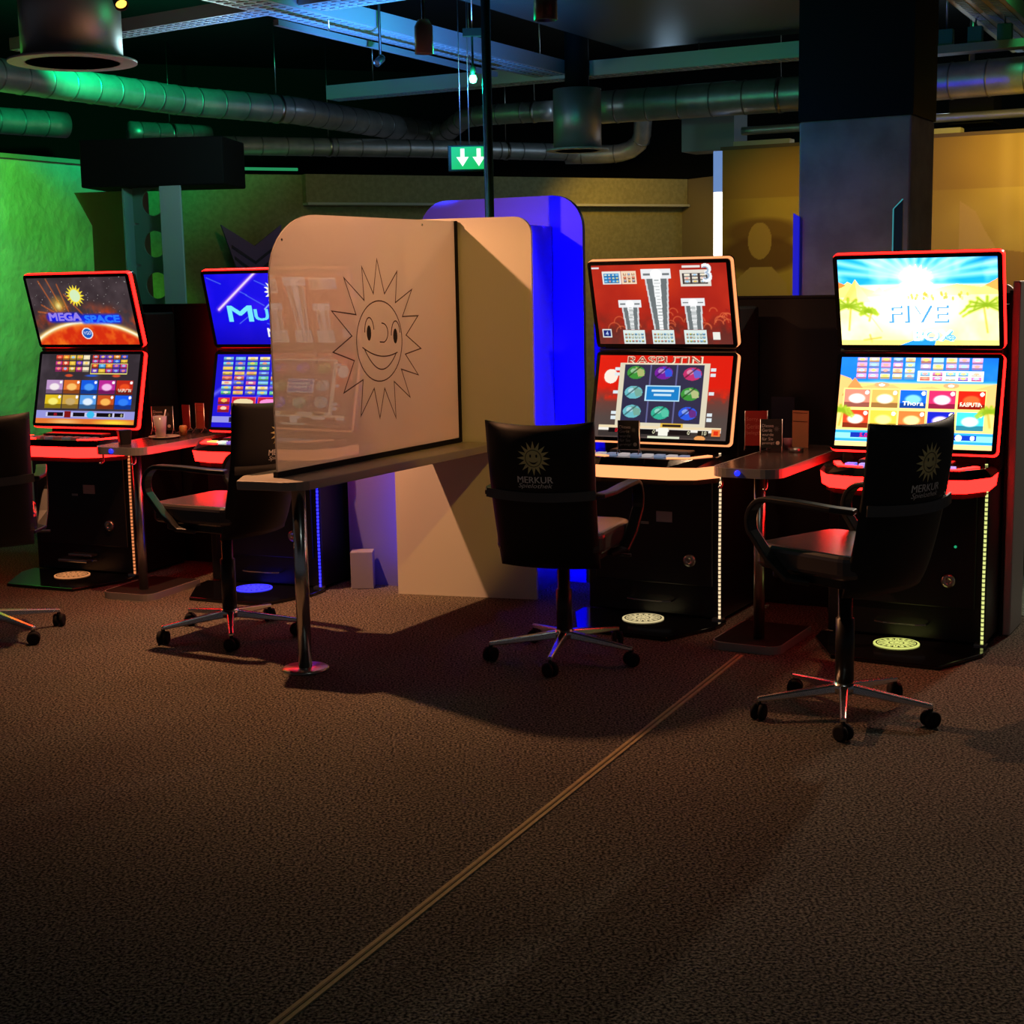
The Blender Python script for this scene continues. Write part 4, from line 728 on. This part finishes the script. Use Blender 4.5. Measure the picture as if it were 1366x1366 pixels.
pts = [(0.0, zb), (1.462, zb), (1.462, zt_), (0.33, zt_)] + [(0.33 - 0.33 * math.sin(a), zt_ - 0.27 + 0.27 * math.cos(a)) for a in np.linspace(0.15, PI / 2, 12)]
panel = MB().prism(pts, -0.004, 0.004, MPn).build('panel', pm, t)
MB().box(-0.01, 1.47, 0.80, 0.824, -0.012, 0.012, MPn).build('bottom_channel', M_['blackmatt'], t)
MB().box(1.462, 1.484, 0.802, 1.899, -0.012, 0.010, MPn).build('wall_channel', M_['blackmatt'], t)
for a, z in ((0.09, 1.80), (1.17, 1.885)): MB().lathe([(0.006, 0), (0.006, 0.003), (0.0, 0.005)], 10, MPn @ Matrix.Translation((a, z - 0.012, 0.004))).build('bolt', M_['chrome'], panel)
def stroke(name, pts2, r=0.0028, closed=False, mt=M_['ink']):
    k = MB(); P = [Vector((x, y)) for x, y in pts2]; N = len(P); L = []
    for i in range(N):
        a = P[(i - 1) % N] if closed or i > 0 else P[i]; b2 = P[(i + 1) % N] if closed or i < N - 1 else P[i]
        d1 = (P[i] - a); d2 = (b2 - P[i]); 
        n1 = Vector((-d1.y, d1.x)).normalized() if d1.length > 1e-9 else None; n2 = Vector((-d2.y, d2.x)).normalized() if d2.length > 1e-9 else None
        if n1 is None: n1 = n2
        if n2 is None: n2 = n1
        nn = n1 + n2; nn = nn.normalized() if nn.length > 1e-6 else n1; f = min(1 / max(nn.dot(n1), 0.25), 3.0); L.append((P[i] + nn * r * f, P[i] - nn * r * f))
    for A, B in L: k.v.append(tuple(MPn @ Vector((A.x, A.y, 0.0048)))); k.v.append(tuple(MPn @ Vector((B.x, B.y, 0.0048))))
    for i in range(N if closed else N - 1): j = (i + 1) % N; k.f.append((2 * i, 2 * i + 1, 2 * j + 1, 2 * j)); k.sm.append(False)
    return k.build(name, mt, panel)
SX, SZ, SR = 0.785, 1.338, 0.184
E2 = lambda x, y: (SX + x * SR, SZ + y * SR)
stroke('face_outline', [E2(math.cos(a), math.sin(a)) for a in np.linspace(0, 2 * PI, 49)[:-1]], closed=True)
tips = [(-.02, 2.02), (-.68, 1.84), (-1.44, 1.58), (-1.98, .80), (-1.98, -.18), (-1.60, -1.18), (-.92, -1.80), (-.10, -1.92), (.62, -1.98), (1.30, -1.50), (1.72, -.95), (1.88, -.27), (1.78, .58), (1.52, 1.26), (.86, 1.72)]
base = []
for i in range(15):
    a = 0.5 * (math.atan2(tips[i][1], tips[i][0])); a0 = math.atan2(tips[i][1], tips[i][0]); a1 = math.atan2(tips[(i + 1) % 15][1], tips[(i + 1) % 15][0])
    if a1 > a0: a1 -= 2 * PI
    if a0 - a1 > PI: a1 += 2 * PI
    if abs(a1 - a0) > PI: a0 += 2 * PI
    am = (a0 + a1) / 2; base.append((1.22 * math.cos(am), 1.22 * math.sin(am)))
ray = []
tips.sort(key=lambda q: math.atan2(q[1], q[0])); 
for i in range(15):
    a0 = math.atan2(tips[i][1], tips[i][0]); a1 = math.atan2(tips[(i + 1) % 15][1], tips[(i + 1) % 15][0]); 
    if a1 < a0: a1 += 2 * PI
    ray += [E2(*tips[i]), E2(1.20 * math.cos((a0 + a1) / 2), 1.20 * math.sin((a0 + a1) / 2))]
stroke('sun_rays', ray, closed=True)
for ex, ey in ((-.46, .22), (.70, .10)):
    k = MB(); n = 18; k.add([MPn @ Vector((*E2(ex + .095 * math.cos(2 * PI * i / n), ey + .19 * math.sin(2 * PI * i / n)), 0.0048)) for i in range(n)], [tuple(range(n))]).build('eye', M_['inkblack'], panel)
    stroke('eyebrow', [E2(ex + .02 + .20 * math.cos(a), ey + .02 + .36 * math.sin(a)) for a in np.linspace(PI * 1.0, PI * 0.05, 12)])
stroke('nose', [E2(.10, .45)] + [E2(.13 + .24 * math.sin(a), .20 + .24 * math.cos(a)) for a in np.linspace(.3, 2.9, 12)] + [E2(.0, -.02)])
stroke('mouth', [E2(x, -.16 - .12 * (x + .68) - .46 * (1 - ((x - .02) / .70) ** 2)) for x in np.linspace(-.68, .72, 20)])
stroke('lip', [E2(x, -.16 - .12 * (x + .68) - .13 * (1 - ((x - .02) / .70) ** 2)) for x in np.linspace(-.76, .78, 20)])
# tower
t = thing('divider_tower', 'white divider tower with rounded panels glowing blue at its rear', 'divider', (0, 0, 0))
def plate(name, L, R, z1, r, th, mt):
    L = Vector((*L, 0)); R = Vector((*R, 0)); d = R - L
    return MB().prism(rrect(0, d.length, 0, z1, r, 8, (0, 0, 1, 1)), -th, 0, plane_M(L, d, (0, 0, 1))).build(name, mt, t)
plate('front_panel', (-0.60, 7.665), (0.118, 7.452), 1.912, 0.085, 0.03, M_['white'])
blueLitL = mat('laminate tinted by blue light', (0.075, 0.06, 0.72), 0.4); dimBlueLitL = mat('laminate tinted by dim blue light', (0.15, 0.16, 0.40), 0.4)  # blue LED light on white panels is put into these base colours
plate('rear_panel', (-0.475, 8.335), (0.39, 7.855), 2.035, 0.17, 0.03, blueLitL)
MB().prism([(-0.50, 7.68), (0.085, 7.50), (0.235, 7.92), (-0.36, 8.25)], 0, 1.875).build('core', dimBlueLitL, t)
MB().prism([(-0.88, 7.98), (-0.60, 7.86), (-0.40, 8.26), (-0.62, 8.38)], 0.0, 1.6).build('side_body', dimBlueLitL, t)
MB().box(-0.86, -0.74, 7.80, 7.90, 0.0, 0.20).build('plinth_box', M_['grey'], t, bevel=0.004)
blue = emat('blue led strip', (0.02, 0.02, 1.0), 3.0)
MB().box(0.094, 0.106, 7.515, 7.523, 0.10, 1.84).build('led_strip', blue, t); MB().box(-0.585, -0.572, 7.715, 7.723, 0.10, 1.80).build('led_strip', blue, t)
light('tower_blue_light', 'AREA', (0.13, 7.535, 1.0), (0.003, 0.0, 1.0), 11, (0.34, 7.88, 1.0), 0.03, 1.7, spread=2.2)
light('tower_blue_light_side', 'AREA', (-0.585, 7.74, 0.9), (0.06, 0.04, 1.0), 1.2, (-0.72, 7.95, 0.9), 0.03, 1.5)
light('tower_blue_light_top', 'AREA', (-0.02, 7.78, 1.885), (0.05, 0.01, 1.0), 1.0, (0.0, 8.15, 2.0), 0.5, 0.03)
o = MB().lathe([(0.06, 1.875), (0.06, 1.882), (0.024, 1.884), (0.024, 3.6)], 24, Matrix.Translation((-0.085, 7.78, 0))).build('steel_pole', mat('dark polished pole', (0.32, 0.28, 0.24), 0.22, 1.0)); tag(o, 'slim steel pole rising from the divider tower to the ceiling', 'pole')
# ------------------------------------------------------------------ ceiling services
CE = 3.6
def smooth_path(pts, n=6):
    P = [Vector(p) for p in pts]; out = []
    for i in range(len(P) - 1):
        p0 = P[max(i - 1, 0)]; p1 = P[i]; p2 = P[i + 1]; p3 = P[min(i + 2, len(P) - 1)]
        for k in range(n):
            s = k / n; out.append(0.5 * ((2 * p1) + (p2 - p0) * s + (2 * p0 - 5 * p1 + 4 * p2 - p3) * s * s + (3 * p1 - p0 - 3 * p2 + p3) * s ** 3))
    return out + [P[-1]]
def duct(label, pts, r, pitch=0.2, curved=False, rods=(), name='spiral_duct', mt=None):
    P = smooth_path(pts, 8) if curved else [Vector(p) for p in pts]
    # resample
    S = [0.0]
    for a, b in zip(P, P[1:]): S.append(S[-1] + (b - a).length)
    def at(s):
        s = min(max(s, 0), S[-1])
        for i in range(len(P) - 1):
            if s <= S[i + 1] + 1e-9: return P[i].lerp(P[i + 1], (s - S[i]) / max(S[i + 1] - S[i], 1e-9))
        return P[-1]
    t = thing(name, label, 'duct', tuple(P[0])); off = P[0]
    n = max(int(S[-1] / 0.1), 4); MB().tube([at(S[-1] * i / n) - off for i in range(n + 1)], r, 20).build('duct_tube', mt or M_['duct'], t)
    k = int(S[-1] / pitch)
    for i in range(1, k + 1):
        s = (i - 0.5) * pitch; a = at(s - 0.005) - off; b = at(s + 0.005) - off
        MB().tube([a, b], r + 0.004, 20).build('seam', M_['blacksteel'] if i % 1 else mat_seam, t)
    for s in rods:
        p = at(s * S[-1]); q = p - off; MB().cyl((q.x, q.y, q.z + r * 0.9), (q.x, q.y, CE - off.z), 0.004, 6).build('hanger_rod', M_['steel'], t); MB().tube([at(s * S[-1] - 0.012) - off, at(s * S[-1] + 0.012) - off], r + 0.006, 20).build('clamp', M_['steel'], t)
    return t
mat_seam = mat('duct seam', (0.30, 0.31, 0.32), 0.45, 0.9)
duct('green-lit spiral duct running from the left edge toward the centre', [(-3.75, 8.75, 2.95), (-3.19, 9.81, 2.95), (-2.35, 11.34, 2.95), (-1.65, 12.05, 2.95), (-0.72, 14.0, 2.95)], 0.105, 0.21, rods=(0.62,))
duct('thin spiral duct bending up behind the steel pole toward the green diffuser', [(-0.72, 14.0, 2.95), (-0.55, 13.9, 2.93), (-0.40, 13.5, 2.98), (-0.25, 13.2, 3.0), (0.41, 12.9, 3.0)], 0.085, 0.22, True, rods=(0.9,))
duct('large green-lit spiral duct crossing behind the black column', [(0.72, 11.35, 2.85), (1.35, 11.07, 2.85), (2.06, 10.74, 2.85), (2.81, 10.29, 2.85), (3.35, 9.96, 2.85), (4.6, 9.2, 2.85)], 0.118, 0.24, rods=(0.3, 0.75))
duct('long dim low duct above the back wall', [(-2.28, 12.35, 2.72), (-0.76, 13.2, 2.74), (1.0, 14.1, 2.74)], 0.075, 0.22, rods=(0.25, 0.7))
duct('short lower duct with orange sheen at the left edge', [(-4.6, 10.9, 2.86), (-3.88, 11.7, 2.88), (-3.46, 12.15, 2.88)], 0.10, 0.2, rods=(0.6,))
duct('short bright duct piece above the black box beam', [(-3.05, 12.55, 2.86), (-2.50, 13.0, 2.86)], 0.085, 0.15, rods=(0.5,))
duct('curved copper-toned duct elbow under the green diffuser', [(0.55, 13.95, 2.72), (1.02, 13.85, 2.72), (1.20, 13.75, 2.80), (1.22, 13.6, 2.95), (1.22, 13.5, 3.1)], 0.08, 0.3, True)
duct('horizontal thin pipe above the mural wall', [(1.75, 11.35, 2.66), (4.4, 9.95, 2.66)], 0.03, 0.9, name='pipe', rods=(0.2, 0.7))
def diffuser(label, o, r, rf, z, h):
    t = thing('air_diffuser', label, 'diffuser', (o[0], o[1], z))
    MB().lathe([(r * 0.92, 0.07), (r * 0.92, 0.0), (r, 0.0), (r, h)], 40).build('cylinder', mat('diffuser sheet', (0.5, 0.5, 0.52), 0.45, 0.8), t)
    MB().lathe([(rf, -0.012), (rf, 0.0), (r * 0.93, 0.0), (r * 0.93, -0.012)], 40).build('flange', mat('white flange', (0.6, 0.6, 0.62), 0.4), t)
    k = MB().lathe([(0.0, -0.008), (r * 0.12, -0.008), (r * 0.12, 0.02), (0, 0.02)], 16).build('hub', M_['steel'], t)
    for i in range(14):
        a = 2 * PI * i / 14; R = Matrix.Rotation(a, 4, 'Z'); MB().add([R @ Vector(p) for p in ((r * .12, -.02, -.008), (r * .91, -.05, -.008), (r * .91, .03, .02), (r * .12, .01, .02))], [(0, 1, 2, 3)]).build('vane', M_['white'], t)
    MB().cyl((0, 0, h), (0, 0, CE - z), r * 0.5, 20).build('spigot', M_['blacksteel'], t)
    return t
diffuser('large grey air diffuser with white flange at the upper left', (-2.22, 8.0), 0.255, 0.325, 2.765, 0.55)
diffuser('green-lit cylindrical air diffuser right of the pole', (0.50, 10.6), 0.165, 0.215, 2.49, 0.40)
def tray(label, p0, p1, w, h, rods=(0.2, 0.8), mt=None, name='cable_tray', rungs=True):
    """perforated cable tray: two side walls, lattice floor of cross bars"""
    p0 = Vector(p0); p1 = Vector(p1); d = p1 - p0; L = d.length; M = plane_M((0, 0, 0), d, Vector((0, 0, 1)).cross(d)); mt = mt or M_['tray']
    t = thing(name, label, 'cable tray', tuple(p0))
    for sy in (-1, 1): MB().box(0, L, sy * w / 2 - 0.003, sy * w / 2 + 0.003, 0, h, M).build('side_rail', mt, t)
    MB().box(0, L, -w / 2, w / 2, 0, 0.003, M).build('tray_floor', mt, t)
    if rungs:
        n = int(L / 0.06)
        k = MB()
        for i in range(n):
            x = (i + .5) * L / n
            for y in (-w * .3, 0, w * .3): k.box(x - 0.018, x + 0.018, y - w * .09, y + w * .09, -0.004, 0, M)
        o = k.build('perforation', M_['blacksteel'] if rungs == 2 else mat_perf, t); o['kind'] = 'stuff'
    for s in rods: q = d * s; MB().cyl((q.x, q.y, h), (q.x, q.y, CE - p0.z), 0.004, 6).build('hanger_rod', M_['steel'], t)
    return t
mat_perf = mat('tray slot shade', (0.30, 0.33, 0.37), 0.6)
tray('broad pale-blue perforated tray running diagonally toward the green diffuser', (-1.75, 6.95, 3.0), (0.47, 11.0, 3.0), 0.26, 0.09, (0.45, 0.9))
tray('pale-blue tray branch crossing the top centre to the right', (-0.98, 8.05, 3.01), (0.55, 7.05, 3.01), 0.22, 0.08, (0.9,))
tray('short grey tray branch running to the left diffuser', (-2.9, 9.35, 3.02), (-1.12, 8.10, 3.02), 0.16, 0.07, (0.3,))
tray('green-tinted tray crossing behind the pole to the column', (-1.30, 11.72, 2.98), (1.95, 9.96, 2.98), 0.16, 0.10, (0.1, 0.8))
tray('yellow-lit tray with slots at the upper right corner', (2.45, 8.55, 3.2), (3.9, 11.4, 3.2), 0.30, 0.10, (0.5,), mat('galvanised tray tinted by yellow light', (0.45, 0.36, 0.18), 0.55, 0.3))  # tray colour carries the yellow light falling on galvanised metal
tray('thin yellow-lit tray right of the column above the duct', (2.55, 10.25, 3.0), (4.4, 9.2, 3.0), 0.14, 0.05, (0.5,), mat('thin tray tinted by yellow light', (0.42, 0.33, 0.18), 0.55, 0.3), rungs=False)  # same yellow light put into the tray colour
t = thing('light_track', 'slim black lighting track under the broad pale-blue tray', 'track', (-1.15, 7.9, 2.90)); dT = Vector((1.1, 2.1, 0))
MB().ribbon([(0, 0, 0.02), dT + Vector((0, 0, 0.02))], (0, 0, 1), 0.03, 0.03).build('rail', mat('grey track', (0.2, 0.2, 0.2), 0.4), t)
for s in (0.2, 0.85): q = dT * s; MB().cyl((q.x, q.y, 0.035), (q.x, q.y, 0.7), 0.004, 6).build('hanger_rod', M_['steel'], t)
def spot(label, o, tgt, r, L, lens, es, body=None, stem=None):
    t = thing('spotlight', label, 'spotlight', o); d = (Vector(tgt) - Vector(o)).normalized(); M = d.to_track_quat('Z', 'Y').to_matrix().to_4x4(); body = body or M_['plastic']
    MB().lathe([(r * 0.6, -L), (r, -L * 0.8), (r, 0.0), (r * 0.86, 0.0), (r * 0.80, -L * 0.15), (0.0, -L * 0.15)], 20, M).build('housing', body, t)
    MB().lathe([(0.0, -L * 0.12), (r * 0.78, -L * 0.12)], 20, M).build('lens', emat('lens light', lens, es), t)
    b = M @ Vector((0, 0, -L * 0.6)); MB().cyl(b, (b.x, b.y, (stem or CE) - o[2]), 0.008, 8).build('stem', M_['plastic'], t)
spot('orange-glowing spotlight at the top left', (-1.72, 7.05, 2.865), (-1.3, 6.3, 2.0), 0.032, 0.10, (1.0, 0.45, 0.06), 3.0, stem=3.0)
t = thing('green_spotlight', 'small bright green spotlight left of the pole', 'spotlight', (-0.165, 8.30, 2.675))
MB().lathe([(0.0, -0.024), (0.016, -0.018), (0.022, 0.0), (0.016, 0.018), (0.0, 0.024)], 18).build('glowing_bulb', emat('green bulb', (0.12, 1.0, 0.45), 9.0), t)
MB().lathe([(0.014, 0.02), (0.016, 0.06), (0.006, 0.07), (0.006, 0.24)], 14).build('socket', M_['plastic'], t)
MB().box(-0.05, 0.05, -0.02, 0.02, 0.22, 0.26).build('track_adapter', M_['plastic'], t); MB().cyl((0, 0, 0.26), (0, 0, CE - 2.675), 0.004, 6).build('hanger_rod', M_['steel'], t)
spot('dark hanging spotlight just left of the pole top', (-0.385, 7.55, 2.70), (-0.385, 7.56, 2.0), 0.045, 0.16, (0.3, 0.4, 0.5), 0.02, mat('lamp shell', (0.14, 0.14, 0.15), 0.4), stem=3.01)
spot('black can downlight with pale rim at the top centre', (0.21, 7.6, 2.855), (0.21, 7.6, 2.0), 0.058, 0.20, (0.6, 0.7, 0.8), 0.25)
spot('small track spotlight beneath the tray left of the pole', (-0.70, 8.55, 2.80), (-0.95, 8.2, 2.5), 0.022, 0.07, (0.5, 0.5, 0.5), 0.05)
# exit sign hanging on two wires
t = thing('exit_sign', 'lit green exit sign with white arrows hung left of the pole', 'sign', (-0.21, 9.0, 2.24))
MB().box(-0.125, 0.125, -0.02, 0.02, 0.0, 0.15).build('sign_box', M_['plastic'], t, bevel=0.004)
MB().box(-0.105, 0.115, -0.0215, -0.02, 0.012, 0.140).build('lit_panel', emat('green sign panel', (0.01, 0.55, 0.13), 1.0), t)
wl = emat('white sign symbol', (0.8, 1.0, 0.85), 1.4)
for cx in (-0.04, 0.055): MB().prism([(cx - 0.012, 0.130), (cx - 0.012, 0.082), (cx - 0.036, 0.082), (cx, 0.028), (cx + 0.036, 0.082), (cx + 0.012, 0.082), (cx + 0.012, 0.130)], 0.0215, 0.0225, Matrix.Rotation(PI / 2, 4, 'X')).build('arrow', wl, t)
for x in (-0.05, 0.0): MB().cyl((x, 0, 0.15), (x, 0, CE - 2.24), 0.003, 6).build('hanger_wire', M_['steel'], t)
# dark rectangular duct over the right, black box beam at the left, fittings above the mural wall
o = MB().box(-0.2, 1.48, -0.7, 1.6, 3.14, 3.55).build('rectangular_duct', mat('dark grey duct', (0.055, 0.06, 0.06), 0.45, 0.5), bevel=0.01); o.matrix_world = Matrix.Translation((0.25, 9.1, 0)) @ Matrix.Rotation(math.radians(-29), 4, 'Z'); tag(o, 'wide dark rectangular air duct under the ceiling left of the column', 'duct')
o = MB().box(-0.52, 0.42, 0.0, 0.5, 2.24, 2.54).build('box_beam', M_['blacksteel'], bevel=0.01); o.matrix_world = Matrix.Translation((-2.2, 9.75, 0)) @ Matrix.Rotation(math.radians(-6), 4, 'Z'); tag(o, 'black box beam resting on the perforated steel column', 'beam')
M29 = Matrix.Rotation(math.radians(-28), 4, 'Z')
for x, y, wd, lb in ((1.66, 11.18, 0.42, 'pale board lying on the mural wall left of the column'), (2.78, 10.56, 0.34, 'pale board on the mural wall just right of the column'), (3.52, 10.16, 0.5, 'pale board on the mural wall at the right edge')):
    o = MB().box(0, wd, 0, 0.12, 0, 0.045).build('pale_board', mat('pale board', (0.62, 0.60, 0.50), 0.7)); o.matrix_world = Matrix.Translation((x, y, 2.526)) @ M29; tag(o, lb, 'board')
t = thing('black_vent_box', 'black vent box standing above the mural wall right of the column', 'vent', (3.1, 10.75, 2.62)); MB().box(0, 0.30, 0, 0.3, 0, 0.26, M29).build('box', M_['blacksteel'], t)
MB().prism([(-0.1, -0.04), (0.42, -0.04), (0.42, 0.34), (-0.1, 0.34)], 0.26, 0.33, M29).build('hood', M_['duct'], t); MB().cyl((0.15, 0.0, 0.33), (0.15, 0.0, CE - 2.62), 0.02, 8).build('hanger_rod', M_['steel'], t)
for x, y, lb in ((2.87, 10.05, 'first green junction box right of the column'), (3.03, 9.96, 'second green junction box right of the column'), (3.19, 9.87, 'rightmost green junction box above the duct')):
    t = thing('junction_box', lb, 'junction box', (x, y, 3.055)); MB().box(-0.045, 0.045, -0.03, 0.03, 0, 0.10, M29).build('box', mat('green box', (0.05, 0.22, 0.12), 0.5), t, bevel=0.004); MB().cyl((0, 0, 0.10), (0, 0, CE - 3.055), 0.006, 6).build('conduit', M_['steel'], t)
o = MB().box(0, 0.42, 0, 0.3, 2.55, 3.05).build('duct_box', mat('galvanised sheet', (0.25, 0.29, 0.33), 0.5, 0.4)); o.matrix_world = Matrix.Translation((1.35, 11.75, 0)) @ M29; tag(o, 'grey sheet-metal duct box above the white light tube', 'duct')
# ------------------------------------------------------------------ left background: steel column, wall emblem, light tube, fins
t = thing('steel_column', 'teal perforated steel column between the left machines', 'column', (-2.42, 9.92, 0))
tealm = mat('teal steel paint', (0.16, 0.46, 0.40), 0.5); Mst = Matrix.Rotation(math.radians(-20), 4, 'Z')
k = MB(); x0, x1 = 0.0, 0.30; cell = 0.265; n = 28
for j in range(8):
    zc = 0.16 + j * cell + 0.13; cx = 0.15; rr = 0.085; A = []; B = []
    for i in range(n):
        a = 2 * PI * i / n; c_, s_ = math.cos(a), math.sin(a); f = 1 / max(abs(c_) / 0.15, abs(s_) / (cell / 2)); A.append((cx + rr * c_, zc + rr * s_)); B.append((cx + f * c_, zc + f * s_))
    for y in (0.0, 0.012): k.add([Mst @ Vector((x, y, z)) for x, z in A + B], [(i, (i + 1) % n, n + (i + 1) % n, n + i) for i in range(n)])
    k.add([Mst @ Vector((x, y, z)) for y in (0.0, 0.012) for x, z in A], [(i, (i + 1) % n, n + (i + 1) % n, n + i) for i in range(n)])
k.box(0, 0.30, 0, 0.012, 0, 0.16, Mst); k.build('web', mat('green steel paint', (0.10, 0.36, 0.24), 0.5), t)
MB().box(-0.012, 0.0, -0.10, 0.10, 0, 2.235, Mst).build('flange', tealm, t); MB().box(0.30, 0.312, -0.13, 0.09, 0, 2.235, Mst).build('flange', tealm, t); MB().box(0.29, 0.44, -0.135, -0.12, 0, 2.235, Mst).build('cover_strip', mat('pale teal paint', (0.34, 0.55, 0.56), 0.5), t)
o = MB().prism([(0, 0), (0.34, 0), (0.34, 2.24), (-0.10, 2.24), (0.02, 2.02)], -0.2, 0, plane_M((-2.80, 10.25, 0), (0.97, -0.25, 0), (0, 0, 1))).build('warm_tinted_pier', mat('pier tinted by warm light', (0.20, 0.13, 0.07), 0.7)); tag(o, 'wall pier tinted brown by warm light between the green wall and the teal column', 'pier')  # brown base colour stands for warm light on the pier
Me = plane_M((-2.30, 12.26, 0), (5.04, 2.4, 0), (0, 0, 1))
t = thing('wall_emblem', 'violet zigzag crown emblem on the wall above the deep blue machine', 'emblem', (0, 0, 0)); vm = mat('violet emblem', (0.17, 0.09, 0.36), 0.5); vm2 = mat('dark violet line', (0.035, 0.02, 0.09), 0.5)
MB().prism([(0.03, 1.45), (0.12, 1.72), (0.0, 2.09), (0.27, 1.92), (0.50, 2.09), (0.46, 1.72), (0.5, 1.45)], 0.0, 0.03, Me).build('crown', vm, t)
for q in range(3): MB().prism([(0.08 + .02 * q, 1.93 - .09 * q), (0.27, 1.80 - .09 * q), (0.45 - .015 * q, 1.93 - .09 * q), (0.45 - .015 * q, 1.905 - .09 * q), (0.27, 1.775 - .09 * q), (0.08 + .02 * q, 1.905 - .09 * q)], 0.03, 0.036, Me).build('chevron', vm2, t)
t = thing('light_tube', 'bright white vertical light tube at the mural wall edge', 'lamp', (1.545, 11.12, 0)); MB().cyl((0, 0, 0.6), (0, 0, 2.21), 0.036, 16).build('tube', emat('white tube light', (1.0, 0.96, 0.88), 3.0), t); MB().cyl((0, 0, 2.21), (0, 0, 2.50), 0.038, 16).build('upper_tube', emat('bluish tube', (0.20, 0.36, 0.75), 0.7), t)
MB().cyl((0, 0, 0), (0, 0, 0.6), 0.036, 16).build('lower_cap', M_['white'], t)
o = MB().prism([(0, 0), (0.032, 0), (0.032, 1.92), (0, 1.94)], -0.008, 0.008, Matrix.Translation(cc + U29 * -0.022 - V29 * 0.012) @ Matrix.Rotation(math.radians(-29), 4, 'Z') @ Matrix.Rotation(PI / 2, 4, 'X')).build('blue_fin', emat('blue edge-lit acrylic', (0.01, 0.012, 0.9), 0.55)); tag(o, 'blue edge-lit acrylic fin at the left edge of the concrete column', 'fin')
t = thing('teal_fin', 'clear fin with teal outline before the right edge of the column', 'fin', tuple(cc + U29 * 0.545 - V29 * 0.06)); Mf = Matrix.Rotation(math.radians(-29), 4, 'Z') @ Matrix.Rotation(PI / 2, 4, 'X')
MB().prism([(0, 0), (0.05, 0), (0.05, 1.99), (0, 1.94)], 0, 0.012, Mf).build('plate', mat('dark teal plate', (0.02, 0.06, 0.09), 0.3), t); MB().ribbon([Mf @ Vector(p) for p in ((0, 0, 0.014), (0, 1.94, 0.014), (0.05, 1.99, 0.014))], (0.485, 0.875, 0), 0.004, 0.006).build('edge_line', emat('teal edge', (0.06, 0.4, 0.45), 0.6), t)
o = MB().cyl((-1.7, 12.55, 2.535), (-2.42, 12.22, 2.535), 0.012, 8).build('green_tube', emat('green wall line', (0.03, 0.5, 0.18), 0.5)); tag(o, 'thin green-lit tube along the top of the back wall', 'lamp')
